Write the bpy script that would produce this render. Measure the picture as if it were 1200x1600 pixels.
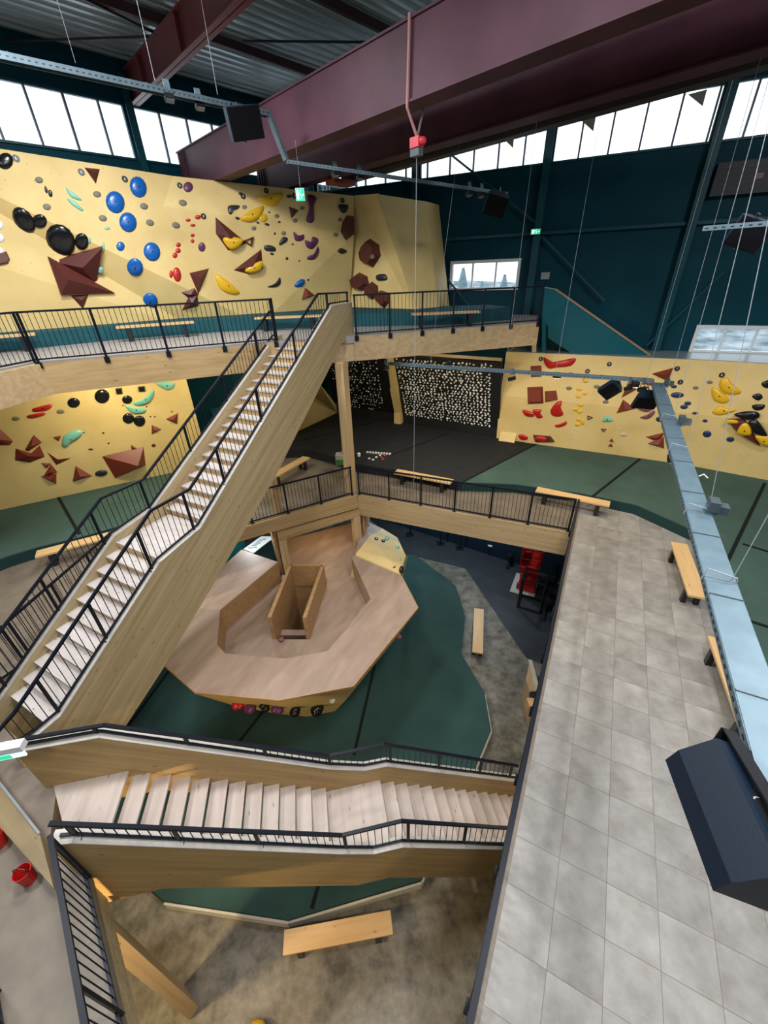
import bpy, bmesh, math, random
from mathutils import Vector, Matrix
from mathutils.bvhtree import BVHTree

random.seed(7)
SC = bpy.context.scene
COL = SC.collection
for o in list(bpy.data.objects):
    bpy.data.objects.remove(o)

# ------------------------------------------------------------------ camera
F = 630.0                                    # focal length in pixels of a 1200 x 1600 frame
_d = Vector((37.0, 1070.0, F)).normalized()  # straight down, in camera axes (x right, y down, z forward)
_f = Vector((0, 0, 1))
_Y = (_f - _d * _f.dot(_d)).normalized()
_Z = -_d
_X = _Y.cross(_Z)
CAMP = Vector((0, 0, 12.4))
def c2w(v):
    return Vector((_X.dot(v), _Y.dot(v), _Z.dot(v)))
cam_data = bpy.data.cameras.new('camera')
cam = bpy.data.objects.new('camera', cam_data)
COL.objects.link(cam)
cam_data.sensor_fit = 'VERTICAL'
cam_data.sensor_height = 24.0
cam_data.sensor_width = 24.0
cam_data.lens = F / 1600.0 * 24.0
cam_data.clip_start = 0.05
cam_data.clip_end = 500
_r, _u, _b = c2w(Vector((1, 0, 0))), c2w(Vector((0, -1, 0))), c2w(Vector((0, 0, -1)))
cam.matrix_world = Matrix(((_r.x, _u.x, _b.x, 0), (_r.y, _u.y, _b.y, 0), (_r.z, _u.z, _b.z, CAMP.z), (0, 0, 0, 1)))
SC.camera = cam

# ------------------------------------------------------------------ world, exposure
w = bpy.data.worlds.new('world')
SC.world = w
w.use_nodes = True
bg = w.node_tree.nodes['Background']
bg.inputs[0].default_value = (0.86, 0.94, 1.0, 1)
bg.inputs[1].default_value = 2.2
SC.view_settings.view_transform = 'Standard'
SC.view_settings.look = 'None'
SC.view_settings.gamma = 1.0
SC.view_settings.use_curve_mapping = False
SC.view_settings.exposure = -0.12
def area(name, loc, aim, size, power, color=(1, 1, 1), sy=None, spread=180):
    l = bpy.data.lights.new(name, 'AREA')
    l.energy = power
    l.color = color
    l.size = size
    if sy:
        l.shape = 'RECTANGLE'
        l.size_y = sy
    l.spread = math.radians(spread)
    o = bpy.data.objects.new(name, l)
    COL.objects.link(o)
    o.location = loc
    o.rotation_euler = (Vector(aim) - Vector(loc)).to_track_quat('-Z', 'Y').to_euler()
    return o
# unseen fill lights under the roof, added to brighten the hall
for _i, (_x, _y, _p) in enumerate([(-9, 4, 760), (-3, 6, 800), (4, 3, 640), (10, 6, 760), (-6, 11, 800), (0, -3, 760), (7, -5, 700)]):
    area('roof_fill_light', (_x, _y, 17.6), (_x, _y, 0), 1.6, _p, (0.97, 0.98, 1.0))

# ------------------------------------------------------------------ projection helpers (points on real planes of the hall)
G, M, U = 0.0, 5.4, 10.8
def ray(px, py):
    return c2w(Vector((px - 600, py - 800, F)))
def at(px, py, z):
    v = ray(px, py)
    return CAMP + v * ((z - CAMP.z) / v.z)
def onp(px, py, p0, n):
    v = ray(px, py)
    return CAMP + v * ((Vector(p0) - CAMP).dot(n) / v.dot(n))
def NA(a):
    a = math.radians(a)
    return Vector((math.cos(a), -math.sin(a), 0))
def DA(a):
    a = math.radians(a)
    return Vector((math.sin(a), math.cos(a), 0))
UP = Vector((0, 0, 1))

# ------------------------------------------------------------------ materials
MATS = {}
def newmat(name):
    m = bpy.data.materials.new(name)
    m.use_nodes = True
    nt = m.node_tree
    return m, nt, nt.nodes['Principled BSDF']
def plain(name, col, rough=0.5, metal=0.0, bump=0, bscale=40, var=0.0, vscale=3, spec=0.5):
    if name in MATS:
        return MATS[name]
    m, nt, p = newmat(name)
    p.inputs['Roughness'].default_value = rough
    p.inputs['Metallic'].default_value = metal
    p.inputs['Specular IOR Level'].default_value = spec
    p.inputs['Base Color'].default_value = (*col, 1)
    tc = nt.nodes.new('ShaderNodeTexCoord')
    if var:
        n = nt.nodes.new('ShaderNodeTexNoise')
        n.inputs['Scale'].default_value = vscale
        n.inputs['Detail'].default_value = 6
        nt.links.new(tc.outputs['Object'], n.inputs['Vector'])
        r = nt.nodes.new('ShaderNodeMapRange')
        r.inputs[1].default_value = 0.3
        r.inputs[2].default_value = 0.7
        r.inputs[3].default_value = 1 - var
        r.inputs[4].default_value = 1 + var
        nt.links.new(n.outputs['Fac'], r.inputs[0])
        mx = nt.nodes.new('ShaderNodeVectorMath')
        mx.operation = 'SCALE'
        mx.inputs[0].default_value = col
        nt.links.new(r.outputs[0], mx.inputs['Scale'])
        nt.links.new(mx.outputs[0], p.inputs['Base Color'])
    if bump:
        n2 = nt.nodes.new('ShaderNodeTexNoise')
        n2.inputs['Scale'].default_value = bscale
        nt.links.new(tc.outputs['Object'], n2.inputs['Vector'])
        b = nt.nodes.new('ShaderNodeBump')
        b.inputs['Strength'].default_value = bump
        b.inputs['Distance'].default_value = 0.02
        nt.links.new(n2.outputs['Fac'], b.inputs['Height'])
        nt.links.new(b.outputs[0], p.inputs['Normal'])
    MATS[name] = m
    return m
def wood(name, c1, c2, direction=(1, 0, 0), rough=0.5, grain=7.0, knots=True, along=0.35, rnd=0.0):
    if name in MATS:
        return MATS[name]
    m, nt, p = newmat(name)
    p.inputs['Roughness'].default_value = rough
    tc = nt.nodes.new('ShaderNodeTexCoord')
    mp = nt.nodes.new('ShaderNodeMapping')
    mp.vector_type = 'TEXTURE'
    mp.inputs['Rotation'].default_value = Vector(direction).to_track_quat('X', 'Z').to_euler()
    nt.links.new(tc.outputs['Object'], mp.inputs['Vector'])
    sc = nt.nodes.new('ShaderNodeVectorMath')
    sc.operation = 'MULTIPLY'
    sc.inputs[1].default_value = (along, grain, grain)
    nt.links.new(mp.outputs[0], sc.inputs[0])
    n = nt.nodes.new('ShaderNodeTexNoise')
    n.inputs['Scale'].default_value = 1.0
    n.inputs['Detail'].default_value = 8
    n.inputs['Roughness'].default_value = 0.6
    n.inputs['Distortion'].default_value = 0.6
    nt.links.new(sc.outputs[0], n.inputs['Vector'])
    cr = nt.nodes.new('ShaderNodeValToRGB')
    cr.color_ramp.elements[0].position = 0.32
    cr.color_ramp.elements[0].color = (*c2, 1)
    cr.color_ramp.elements[1].position = 0.66
    cr.color_ramp.elements[1].color = (*c1, 1)
    nt.links.new(n.outputs['Fac'], cr.inputs[0])
    out = cr.outputs[0]
    if knots:
        sk = nt.nodes.new('ShaderNodeVectorMath')
        sk.operation = 'MULTIPLY'
        sk.inputs[1].default_value = (2.4, 6.5, 6.5)
        nt.links.new(mp.outputs[0], sk.inputs[0])
        v = nt.nodes.new('ShaderNodeTexVoronoi')
        v.inputs['Scale'].default_value = 1.0
        nt.links.new(sk.outputs[0], v.inputs['Vector'])
        r = nt.nodes.new('ShaderNodeMapRange')
        r.inputs[1].default_value = 0.05
        r.inputs[2].default_value = 0.13
        r.inputs[3].default_value = 0.75
        r.inputs[4].default_value = 0.0
        nt.links.new(v.outputs['Distance'], r.inputs[0])
        mix = nt.nodes.new('ShaderNodeMix')
        mix.data_type = 'RGBA'
        mix.inputs['B'].default_value = (c2[0] * 0.45, c2[1] * 0.38, c2[2] * 0.3, 1)
        nt.links.new(r.outputs[0], mix.inputs['Factor'])
        nt.links.new(out, mix.inputs['A'])
        out = mix.outputs['Result']
    if rnd:
        oi = nt.nodes.new('ShaderNodeObjectInfo')
        mr = nt.nodes.new('ShaderNodeMapRange')
        mr.inputs[3].default_value = 1 - rnd
        mr.inputs[4].default_value = 1 + rnd
        nt.links.new(oi.outputs['Random'], mr.inputs[0])
        s_ = nt.nodes.new('ShaderNodeVectorMath')
        s_.operation = 'SCALE'
        nt.links.new(out, s_.inputs[0])
        nt.links.new(mr.outputs[0], s_.inputs['Scale'])
        out = s_.outputs[0]
    nt.links.new(out, p.inputs['Base Color'])
    b = nt.nodes.new('ShaderNodeBump')
    b.inputs['Strength'].default_value = 0.08
    b.inputs['Distance'].default_value = 0.01
    nt.links.new(n.outputs['Fac'], b.inputs['Height'])
    nt.links.new(b.outputs[0], p.inputs['Normal'])
    MATS[name] = m
    return m
def glow(name, col, strength):
    if name in MATS:
        return MATS[name]
    m, nt, p = newmat(name)
    p.inputs['Base Color'].default_value = (*col, 1)
    p.inputs['Emission Color'].default_value = (*col, 1)
    p.inputs['Emission Strength'].default_value = strength
    MATS[name] = m
    return m
def glass_mat():
    m = bpy.data.materials.new('window_glass')
    m.use_nodes = True
    nt = m.node_tree
    nt.nodes.clear()
    t = nt.nodes.new('ShaderNodeBsdfTransparent')
    t.inputs[0].default_value = (0.95, 0.97, 0.98, 1)
    g = nt.nodes.new('ShaderNodeBsdfGlossy')
    g.inputs['Roughness'].default_value = 0.05
    x = nt.nodes.new('ShaderNodeMixShader')
    x.inputs[0].default_value = 0.05
    o = nt.nodes.new('ShaderNodeOutputMaterial')
    nt.links.new(t.outputs[0], x.inputs[1])
    nt.links.new(g.outputs[0], x.inputs[2])
    nt.links.new(x.outputs[0], o.inputs[0])
    return m
GLASS = glass_mat()
def climbing_panel():
    m, nt, p = newmat('yellow_climbing_panel')
    p.inputs['Roughness'].default_value = 0.62
    tc = nt.nodes.new('ShaderNodeTexCoord')
    v = nt.nodes.new('ShaderNodeTexVoronoi')
    v.inputs['Scale'].default_value = 4.6
    v.inputs['Randomness'].default_value = 0.55
    nt.links.new(tc.outputs['Object'], v.inputs['Vector'])
    r = nt.nodes.new('ShaderNodeMapRange')
    r.inputs[1].default_value = 0.06
    r.inputs[2].default_value = 0.10
    r.inputs[3].default_value = 0.45
    r.inputs[4].default_value = 0.0
    nt.links.new(v.outputs['Distance'], r.inputs[0])
    n = nt.nodes.new('ShaderNodeTexNoise')
    n.inputs['Scale'].default_value = 0.9
    n.inputs['Detail'].default_value = 7
    nt.links.new(tc.outputs['Object'], n.inputs['Vector'])
    cr = nt.nodes.new('ShaderNodeValToRGB')
    cr.color_ramp.elements[0].position = 0.3
    cr.color_ramp.elements[0].color = (0.70, 0.50, 0.19, 1)
    cr.color_ramp.elements[1].position = 0.7
    cr.color_ramp.elements[1].color = (0.80, 0.60, 0.25, 1)
    nt.links.new(n.outputs['Fac'], cr.inputs[0])
    mix = nt.nodes.new('ShaderNodeMix')
    mix.data_type = 'RGBA'
    mix.inputs['B'].default_value = (0.30, 0.20, 0.08, 1)
    nt.links.new(r.outputs[0], mix.inputs['Factor'])
    nt.links.new(cr.outputs[0], mix.inputs['A'])
    nt.links.new(mix.outputs['Result'], p.inputs['Base Color'])
    return m
YEL = climbing_panel()
def mottled(name, c1, c2, scale, rough, detail=10, rnd=0.0, c3=None, bump=0.05):
    m, nt, p = newmat(name)
    p.inputs['Roughness'].default_value = rough
    tc = nt.nodes.new('ShaderNodeTexCoord')
    vec = tc.outputs['Object']
    if rnd:
        oi = nt.nodes.new('ShaderNodeObjectInfo')
        ad = nt.nodes.new('ShaderNodeVectorMath')
        ad.operation = 'ADD'
        sc2 = nt.nodes.new('ShaderNodeVectorMath')
        sc2.operation = 'SCALE'
        sc2.inputs[0].default_value = (13, 29, 7)
        nt.links.new(oi.outputs['Random'], sc2.inputs['Scale'])
        nt.links.new(vec, ad.inputs[0])
        nt.links.new(sc2.outputs[0], ad.inputs[1])
        vec = ad.outputs[0]
    n = nt.nodes.new('ShaderNodeTexNoise')
    n.inputs['Scale'].default_value = scale
    n.inputs['Detail'].default_value = detail
    n.inputs['Roughness'].default_value = 0.62
    nt.links.new(vec, n.inputs['Vector'])
    cr = nt.nodes.new('ShaderNodeValToRGB')
    cr.color_ramp.elements[0].position = 0.33
    cr.color_ramp.elements[0].color = (*c2, 1)
    cr.color_ramp.elements[1].position = 0.68
    cr.color_ramp.elements[1].color = (*c1, 1)
    nt.links.new(n.outputs['Fac'], cr.inputs[0])
    out = cr.outputs[0]
    if rnd:
        mr = nt.nodes.new('ShaderNodeMapRange')
        mr.inputs[3].default_value = 1 - rnd
        mr.inputs[4].default_value = 1 + rnd
        nt.links.new(oi.outputs['Random'], mr.inputs[0])
        s = nt.nodes.new('ShaderNodeVectorMath')
        s.operation = 'SCALE'
        nt.links.new(out, s.inputs[0])
        nt.links.new(mr.outputs[0], s.inputs['Scale'])
        out = s.outputs[0]
    nt.links.new(out, p.inputs['Base Color'])
    b = nt.nodes.new('ShaderNodeBump')
    b.inputs['Strength'].default_value = bump
    b.inputs['Distance'].default_value = 0.01
    nt.links.new(n.outputs['Fac'], b.inputs['Height'])
    nt.links.new(b.outputs[0], p.inputs['Normal'])
    MATS[name] = m
    return m
CONC = mottled('stained_concrete', (0.245, 0.225, 0.18), (0.065, 0.056, 0.040), 2.6, 0.45, 15, bump=0.05)
TILE = mottled('stone_look_tile', (0.33, 0.315, 0.29), (0.205, 0.19, 0.17), 2.6, 0.5, 10, rnd=0.12, bump=0.02)
TILEB = mottled('stone_look_floor', (0.21, 0.172, 0.13), (0.145, 0.115, 0.084), 1.8, 0.5, 9)
PLY = wood('birch_plywood', (0.40, 0.285, 0.215), (0.295, 0.20, 0.142), (0.5, 0.86, 0), 0.5, 3.0, False, 0.8, 0.10)
PLYD = wood('plywood_edge', (0.46, 0.27, 0.12), (0.34, 0.19, 0.075), (1, 0.2, 0), 0.5, 9.0, False)
BENCH = wood('bench_pine', (0.68, 0.46, 0.23), (0.56, 0.35, 0.15), (1, 0, 0), 0.42, 6, True)
GLU_MAIN = wood('glulam_main_stair', (0.47, 0.36, 0.20), (0.33, 0.24, 0.115), (0.40, 0.745, 0.535), 0.55, 9)
GLU_LOW = wood('glulam_lower_stair', (0.50, 0.34, 0.145), (0.37, 0.235, 0.085), (0.83, 0.14, -0.55), 0.55, 9)
GLU_X = wood('glulam_beam_a', (0.54, 0.39, 0.215), (0.41, 0.28, 0.14), (0.91, -0.41, 0), 0.55, 8)
GLU_Y = wood('glulam_beam_b', (0.52, 0.36, 0.17), (0.39, 0.25, 0.105), (0.87, 0.49, 0), 0.55, 8)
GLU_Z = wood('glulam_post', (0.60, 0.43, 0.23), (0.46, 0.31, 0.15), (0, 0, 1), 0.55, 9)
TREAD = wood('tread_pine', (0.54, 0.495, 0.47), (0.43, 0.38, 0.35), (0.88, -0.47, 0), 0.45, 5, True, 0.5, 0.05)
TREAD2 = wood('tread_pine_b', (0.56, 0.47, 0.41), (0.43, 0.345, 0.295), (-0.17, 0.98, 0), 0.45, 5, True, 0.5, 0.06)
RISER = wood('riser_pine', (0.50, 0.34, 0.15), (0.38, 0.24, 0.09), (0.88, -0.47, 0), 0.5, 6, False)
CAPW = plain('pale_stringer_cap', (0.48, 0.45, 0.40), 0.45, var=0.12)
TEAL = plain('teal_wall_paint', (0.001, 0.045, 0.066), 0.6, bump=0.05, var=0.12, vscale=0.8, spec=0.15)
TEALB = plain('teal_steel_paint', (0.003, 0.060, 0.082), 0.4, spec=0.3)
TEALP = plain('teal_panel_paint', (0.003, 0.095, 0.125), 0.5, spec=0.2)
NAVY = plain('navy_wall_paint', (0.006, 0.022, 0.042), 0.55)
MAROON = plain('maroon_steel_paint', (0.088, 0.034, 0.052), 0.5, var=0.25, vscale=0.9, spec=0.22)
MAROOND = plain('maroon_truss_paint', (0.16, 0.035, 0.038), 0.42, var=0.15)
GALV = plain('galvanized_deck', (0.50, 0.56, 0.58), 0.34, 0.55)
GALVB = plain('galvanized_tray', (0.15, 0.225, 0.27), 0.45, 0.35, var=0.12, vscale=5)
RAIL = plain('black_powdercoat', (0.006, 0.008, 0.015), 0.42, spec=0.25)
BLACKM = plain('black_metal', (0.010, 0.010, 0.012), 0.4)
SPK = plain('speaker_case', (0.006, 0.014, 0.028), 0.42, bump=0.04, bscale=90, spec=0.3)
SPKG = plain('speaker_grille', (0.006, 0.006, 0.008), 0.7, bump=0.3, bscale=160, spec=0.1)
MATG = plain('green_mat_fabric', (0.055, 0.100, 0.082), 0.85, bump=0.15, bscale=120, var=0.12, vscale=1.2, spec=0.2)
MATD = plain('dark_teal_mat_fabric', (0.027, 0.064, 0.058), 0.85, bump=0.15, bscale=120, var=0.12, vscale=1.2, spec=0.2)
MATT = plain('upper_mat_fabric', (0.015, 0.080, 0.095), 0.8, var=0.1, spec=0.2)
MATS_ = plain('mat_side_fabric', (0.012, 0.040, 0.038), 0.8, spec=0.2)
MATK = plain('black_mat_fabric', (0.020, 0.021, 0.023), 0.85, bump=0.12, bscale=120, var=0.15, spec=0.2)
SEAM = plain('mat_seam', (0.012, 0.014, 0.013), 0.9, spec=0.1)
RUB = plain('rubber_floor', (0.030, 0.036, 0.042), 0.5, var=0.25, vscale=1.5)
WHITE = plain('white_plastic', (0.80, 0.80, 0.78), 0.4)
WFRAME = plain('white_window_frame', (0.75, 0.78, 0.78), 0.4)
SKIRT = plain('pale_mat_skirt', (0.62, 0.60, 0.54), 0.5)
BOARDB = plain('black_board', (0.012, 0.012, 0.013), 0.5)
WIRE = plain('steel_wire', (0.34, 0.37, 0.40), 0.8, 0.0, spec=0.1)
LEDGE = plain('grey_ledge', (0.28, 0.32, 0.33), 0.35, 0.3)
REDP = plain('red_machine_paint', (0.50, 0.012, 0.010), 0.35)
SNOW = mottled('snowy_hillside', (0.50, 0.56, 0.60), (0.05, 0.09, 0.11), 0.35, 0.8, 15)
CONIF = plain('conifer_hazed', (0.16, 0.24, 0.27), 0.8, var=0.3)  # paled so that the haze is part of the tree colour
HC = {k: plain('hold_' + k, c, r) for k, c, r in [
    ('brown', (0.095, 0.018, 0.013), 0.45), ('rust', (0.20, 0.030, 0.014), 0.42), ('black', (0.008, 0.008, 0.009), 0.22),
    ('blue', (0.006, 0.11, 0.42), 0.25), ('yellow', (0.80, 0.46, 0.012), 0.3), ('red', (0.50, 0.016, 0.012), 0.3),
    ('mint', (0.22, 0.56, 0.44), 0.4), ('purple', (0.13, 0.032, 0.10), 0.35), ('grey', (0.19, 0.175, 0.13), 0.6),
    ('charcoal', (0.022, 0.026, 0.028), 0.4), ('navy', (0.015, 0.035, 0.10), 0.35), ('pale', (0.55, 0.50, 0.36), 0.5),
    ('pink', (0.25, 0.07, 0.10), 0.4), ('white', (0.80, 0.78, 0.72), 0.45)]}

# ------------------------------------------------------------------ mesh helpers
ORG = {}
def tag(o, label=None, cat=None, group=None, kind=None):
    if label: o['label'] = label
    if cat: o['category'] = cat
    if group: o['group'] = group
    if kind: o['kind'] = kind
    return o
def empty(name, loc, label=None, cat=None, group=None, rz=0, kind=None):
    o = bpy.data.objects.new(name, None)
    o.empty_display_size = 0.2
    COL.objects.link(o)
    o.location = loc
    o.rotation_euler = (0, 0, rz)
    ORG[o.name] = Vector(loc)
    return tag(o, label, cat, group, kind)
def mk(name, verts, faces, mat, parent=None, smooth=False, local=False, org=None):
    """mesh object from world-space (or local) vertices"""
    if local:
        o0 = Vector((0, 0, 0))
    elif parent is not None:
        o0 = ORG[parent.name]
    elif org is not None:
        o0 = Vector(org)
    else:
        vs = [Vector(v) for v in verts]
        o0 = Vector((sum(v.x for v in vs) / len(vs), sum(v.y for v in vs) / len(vs), min(v.z for v in vs)))
    me = bpy.data.meshes.new(name)
    me.from_pydata([tuple(Vector(v) - o0) for v in verts], [], faces)
    bm = bmesh.new()
    bm.from_mesh(me)
    bmesh.ops.recalc_face_normals(bm, faces=bm.faces)
    bm.to_mesh(me)
    bm.free()
    if smooth:
        me.polygons.foreach_set('use_smooth', [True] * len(me.polygons))
    me.materials.append(mat)
    o = bpy.data.objects.new(name, me)
    COL.objects.link(o)
    if parent is not None:
        o.parent = parent
        ORG[o.name] = ORG[parent.name]
    else:
        o.location = o0
        ORG[o.name] = o0
    return o
class MB:
    def __init__(s):
        s.v = []; s.f = []
    def add(s, vs, fs):
        b = len(s.v)
        s.v += [Vector(v) for v in vs]
        s.f += [[i + b for i in f] for f in fs]
        return s
    def box(s, c, hx, hy, hz, ax=None):
        c = Vector(c)
        ax = ax or (Vector((1, 0, 0)), Vector((0, 1, 0)), UP)
        vs = [c + ax[0] * (hx * i) + ax[1] * (hy * j) + ax[2] * (hz * k) for i in (-1, 1) for j in (-1, 1) for k in (-1, 1)]
        return s.add(vs, [(0, 1, 3, 2), (4, 6, 7, 5), (0, 4, 5, 1), (2, 3, 7, 6), (0, 2, 6, 4), (1, 5, 7, 3)])
    def bar(s, a, b, wd, ht, up=UP):
        a, b = Vector(a), Vector(b)
        d = (b - a)
        L = d.length
        d = d / L
        sd = d.cross(up)
        if sd.length < 1e-4:
            sd = d.cross(Vector((1, 0, 0)))
        sd.normalize()
        u2 = sd.cross(d)
        return s.box((a + b) / 2, L / 2, wd / 2, ht / 2, (d, sd, u2))
    def prism(s, pts, z0, z1):
        n = len(pts)
        vs = [Vector((p[0], p[1], z0)) for p in pts] + [Vector((p[0], p[1], z1)) for p in pts]
        return s.add(vs, [list(range(n))[::-1], list(range(n, 2 * n))] + [(i, (i + 1) % n, n + (i + 1) % n, n + i) for i in range(n)])
    def extrude(s, pts, vec):
        n = len(pts)
        vec = Vector(vec)
        vs = [Vector(p) for p in pts] + [Vector(p) + vec for p in pts]
        return s.add(vs, [list(range(n))[::-1], list(range(n, 2 * n))] + [(i, (i + 1) % n, n + (i + 1) % n, n + i) for i in range(n)])
    def tube(s, pts, r, seg=6, closed=False):
        pts = [Vector(p) for p in pts]
        rings = []
        for i, p in enumerate(pts):
            a = pts[i - 1] if i > 0 else p
            b = pts[i + 1] if i < len(pts) - 1 else p
            d = (b - a).normalized()
            sd = d.cross(UP)
            if sd.length < 1e-3:
                sd = Vector((1, 0, 0))
            sd.normalize()
            u2 = sd.cross(d)
            rings.append([p + sd * (r * math.cos(2 * math.pi * k / seg)) + u2 * (r * math.sin(2 * math.pi * k / seg)) for k in range(seg)])
        vs = [v for rr in rings for v in rr]
        fs = [(i * seg + k, i * seg + (k + 1) % seg, (i + 1) * seg + (k + 1) % seg, (i + 1) * seg + k) for i in range(len(pts) - 1) for k in range(seg)]
        fs += [list(range(seg))[::-1], [len(vs) - seg + k for k in range(seg)]]
        return s.add(vs, fs)
    def lathe(s, c, prof, seg=12, ax=None):
        c = Vector(c)
        ax = ax or (Vector((1, 0, 0)), Vector((0, 1, 0)), UP)
        vs = []
        for r, h in prof:
            for k in range(seg):
                t = 2 * math.pi * k / seg
                vs.append(c + ax[0] * (r * math.cos(t)) + ax[1] * (r * math.sin(t)) + ax[2] * h)
        fs = [(i * seg + k, i * seg + (k + 1) % seg, (i + 1) * seg + (k + 1) % seg, (i + 1) * seg + k) for i in range(len(prof) - 1) for k in range(seg)]
        fs += [list(range(seg))[::-1], [len(vs) - seg + k for k in range(seg)]]
        return s.add(vs, fs)
    def build(s, name, mat, parent=None, smooth=False, local=False, org=None):
        return mk(name, s.v, s.f, mat, parent, smooth, local, org)
def copy_tree(o, parent=None):
    c = o.copy()
    COL.objects.link(c)
    c.parent = parent
    ORG[c.name] = ORG.get(o.name, Vector((0, 0, 0)))
    for ch in list(o.children):
        copy_tree(ch, c)
    return c
def struct(o):
    o['kind'] = 'structure'
    return o
def xy(v, z):
    return Vector((v[0], v[1], z))
def interp(prof, s):
    prof = sorted(prof)
    if s <= prof[0][0]: return prof[0][1]
    for (a, za), (b, zb) in zip(prof, prof[1:]):
        if s <= b:
            return za + (zb - za) * (s - a) / (b - a) if b > a else zb
    return prof[-1][1]
UNITROD = None
def rod(name, a, b, r, mat, parent):
    """thin upright rod that shares one unit mesh"""
    global UNITROD
    if UNITROD is None:
        mb = MB().lathe((0, 0, 0), [(1, 0), (1, 1)], 5)
        t = mb.build('rod', mat, local=True)
        UNITROD = t.data
        bpy.data.objects.remove(t)
    o = bpy.data.objects.new(name, UNITROD)
    COL.objects.link(o)
    o.parent = parent
    o.location = Vector(a) - ORG[parent.name]
    o.scale = (r, r, (Vector(b) - Vector(a)).length)
    ORG[o.name] = Vector(a)
    return o

# ================================================================== STRUCTURE
A28 = 28.3
D28, N28 = DA(A28), NA(A28)
# ---- ground floor
struct(MB().prism([(-26, -10), (22, -10), (22, 30), (-26, 30)], -0.2, 0.0).build('floor', CONC))
_rub = [at(*p, 0) for p in [(600, 830), (630, 865), (727, 888), (822, 1028), (855, 1040)]]
_rubpts = [(p.x, p.y) for p in _rub] + [(9.5, 8.5), (13, 12), (6, 20), (-1, 20.5)]
struct(MB().prism(_rubpts, 0.0, 0.02).build('floor_rubber', RUB))
# navy wall below the mezzanine at the back
_g0, _g1 = at(600, 812, 0), at(885, 905, 0)
_gd = (_g1 - _g0).normalized()
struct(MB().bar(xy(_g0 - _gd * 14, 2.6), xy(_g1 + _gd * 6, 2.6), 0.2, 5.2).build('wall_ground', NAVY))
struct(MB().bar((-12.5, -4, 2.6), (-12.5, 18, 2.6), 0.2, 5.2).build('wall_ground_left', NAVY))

# ---- mezzanine floor slabs
E0 = Vector((5.76, 10.33, 0))
PC = Vector((-1.02, 13.34, 0))
ML = Vector((-4.72, 11.30, 0))
_nearA = E0 - D28 * 17.5
mz_a = struct(MB().prism([(_nearA.x, _nearA.y), (E0.x, E0.y), (9.5, 17.2), (20, 12), (20, _nearA.y)], M - 0.28, M - 0.004).build('floor_mezzanine_right', TILEB, org=(6, 6, M)))
struct(MB().prism([(PC.x, PC.y), (E0.x, E0.y), (9.5, 17.2), (0, 24), (-5, 24)], M - 0.28, M - 0.001).build('floor_mezzanine_back', TILEB, org=(0, 16, M)))
LEFTP = [(PC.x, PC.y), (-5, 24), (-17, 16), (-17, -4), (-1.0, -4), (-1.6, -0.65), (-2.95, 0.86), (-4.3, 2.36), (-5.0, 2.62), (-5.5, 3.55),
         (-6.12, 3.98), (-7.53, 4.74), (-7.85, 6.0), (-7.45, 9.85), (ML.x, ML.y)]
struct(MB().prism(LEFTP, M - 0.28, M - 0.001).build('floor_mezzanine_left', TILEB, org=(-8, 8, M)))
# floor tiles of the right-hand walkway, one by one
_tp = 0.583
_t0 = at(956, 1139, M)
_a0, _c0 = _t0.dot(D28), _t0.dot(N28)
_tm = None
_edge_c = E0.dot(N28) + 0.10
_cells = []
for i in range(-12, 26):
    for j in range(-14, 22):
        ca, cc = _a0 + (i + 0.5) * _tp, _c0 + (j + 0.5) * _tp
        p = D28 * ca + N28 * cc
        if cc - _tp / 2 < _edge_c - 0.02 or cc > _edge_c + 9 or p.y < -0.6:
            continue
        # right-hand edge of the tiled strip follows the mat front
        lim = None
        mr = [(8.12, 11.3), (8.89, 9.62), (7.61, 6.91), (6.98, 5.31), (6.44, 3.89), (5.6, 1.6), (5.0, 0.0), (4.4, -1.5)]
        for (xa, ya), (xb, yb) in zip(mr, mr[1:]):
            if yb <= p.y <= ya:
                lim = xa + (xb - xa) * (ya - p.y) / (ya - yb)
        if p.y > 11.3: lim = 8.12 - (p.y - 11.3) * 1.4
        if lim is None or p.x > lim + 0.35:
            continue
        if p.y > 12.6 - (p.x - 5.0) * 0.42 + 0.4:
            continue
        v = p - CAMP
        v = Vector((p.x, p.y, M)) - CAMP
        cx, cy, cz = _r.dot(v), -_u.dot(v), -_b.dot(v)
        if cz <= 0.2: continue
        px, py = 600 + F * cx / cz, 800 + F * cy / cz
        if -60 < px < 1330 and -60 < py < 1720:
            _cells.append((p, (v).length))
_cells.sort(key=lambda t: t[1])
_cells = _cells[:300]
_ax = (N28, D28, UP)
for k, (p, _l) in enumerate(_cells):
    if _tm is None:
        h = _tp / 2 - 0.0015
        b = 0.002
        tb = MB()
        vs = [N28 * (sx * h) + D28 * (sy * h) + UP * -0.014 for sx, sy in ((-1, -1), (1, -1), (1, 1), (-1, 1))] + \
             [N28 * (sx * (h - b)) + D28 * (sy * (h - b)) for sx, sy in ((-1, -1), (1, -1), (1, 1), (-1, 1))]
        tb.add(vs, [(0, 1, 2, 3), (4, 5, 6, 7), (0, 1, 5, 4), (1, 2, 6, 5), (2, 3, 7, 6), (3, 0, 4, 7)])
        t_ = tb.build('tile', TILE, local=True)
        _tm = t_.data
        bpy.data.objects.remove(t_)
    o = bpy.data.objects.new('tile', _tm)
    COL.objects.link(o)
    o.parent = mz_a
    o.location = Vector((p.x, p.y, M)) - ORG[mz_a.name]

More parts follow.
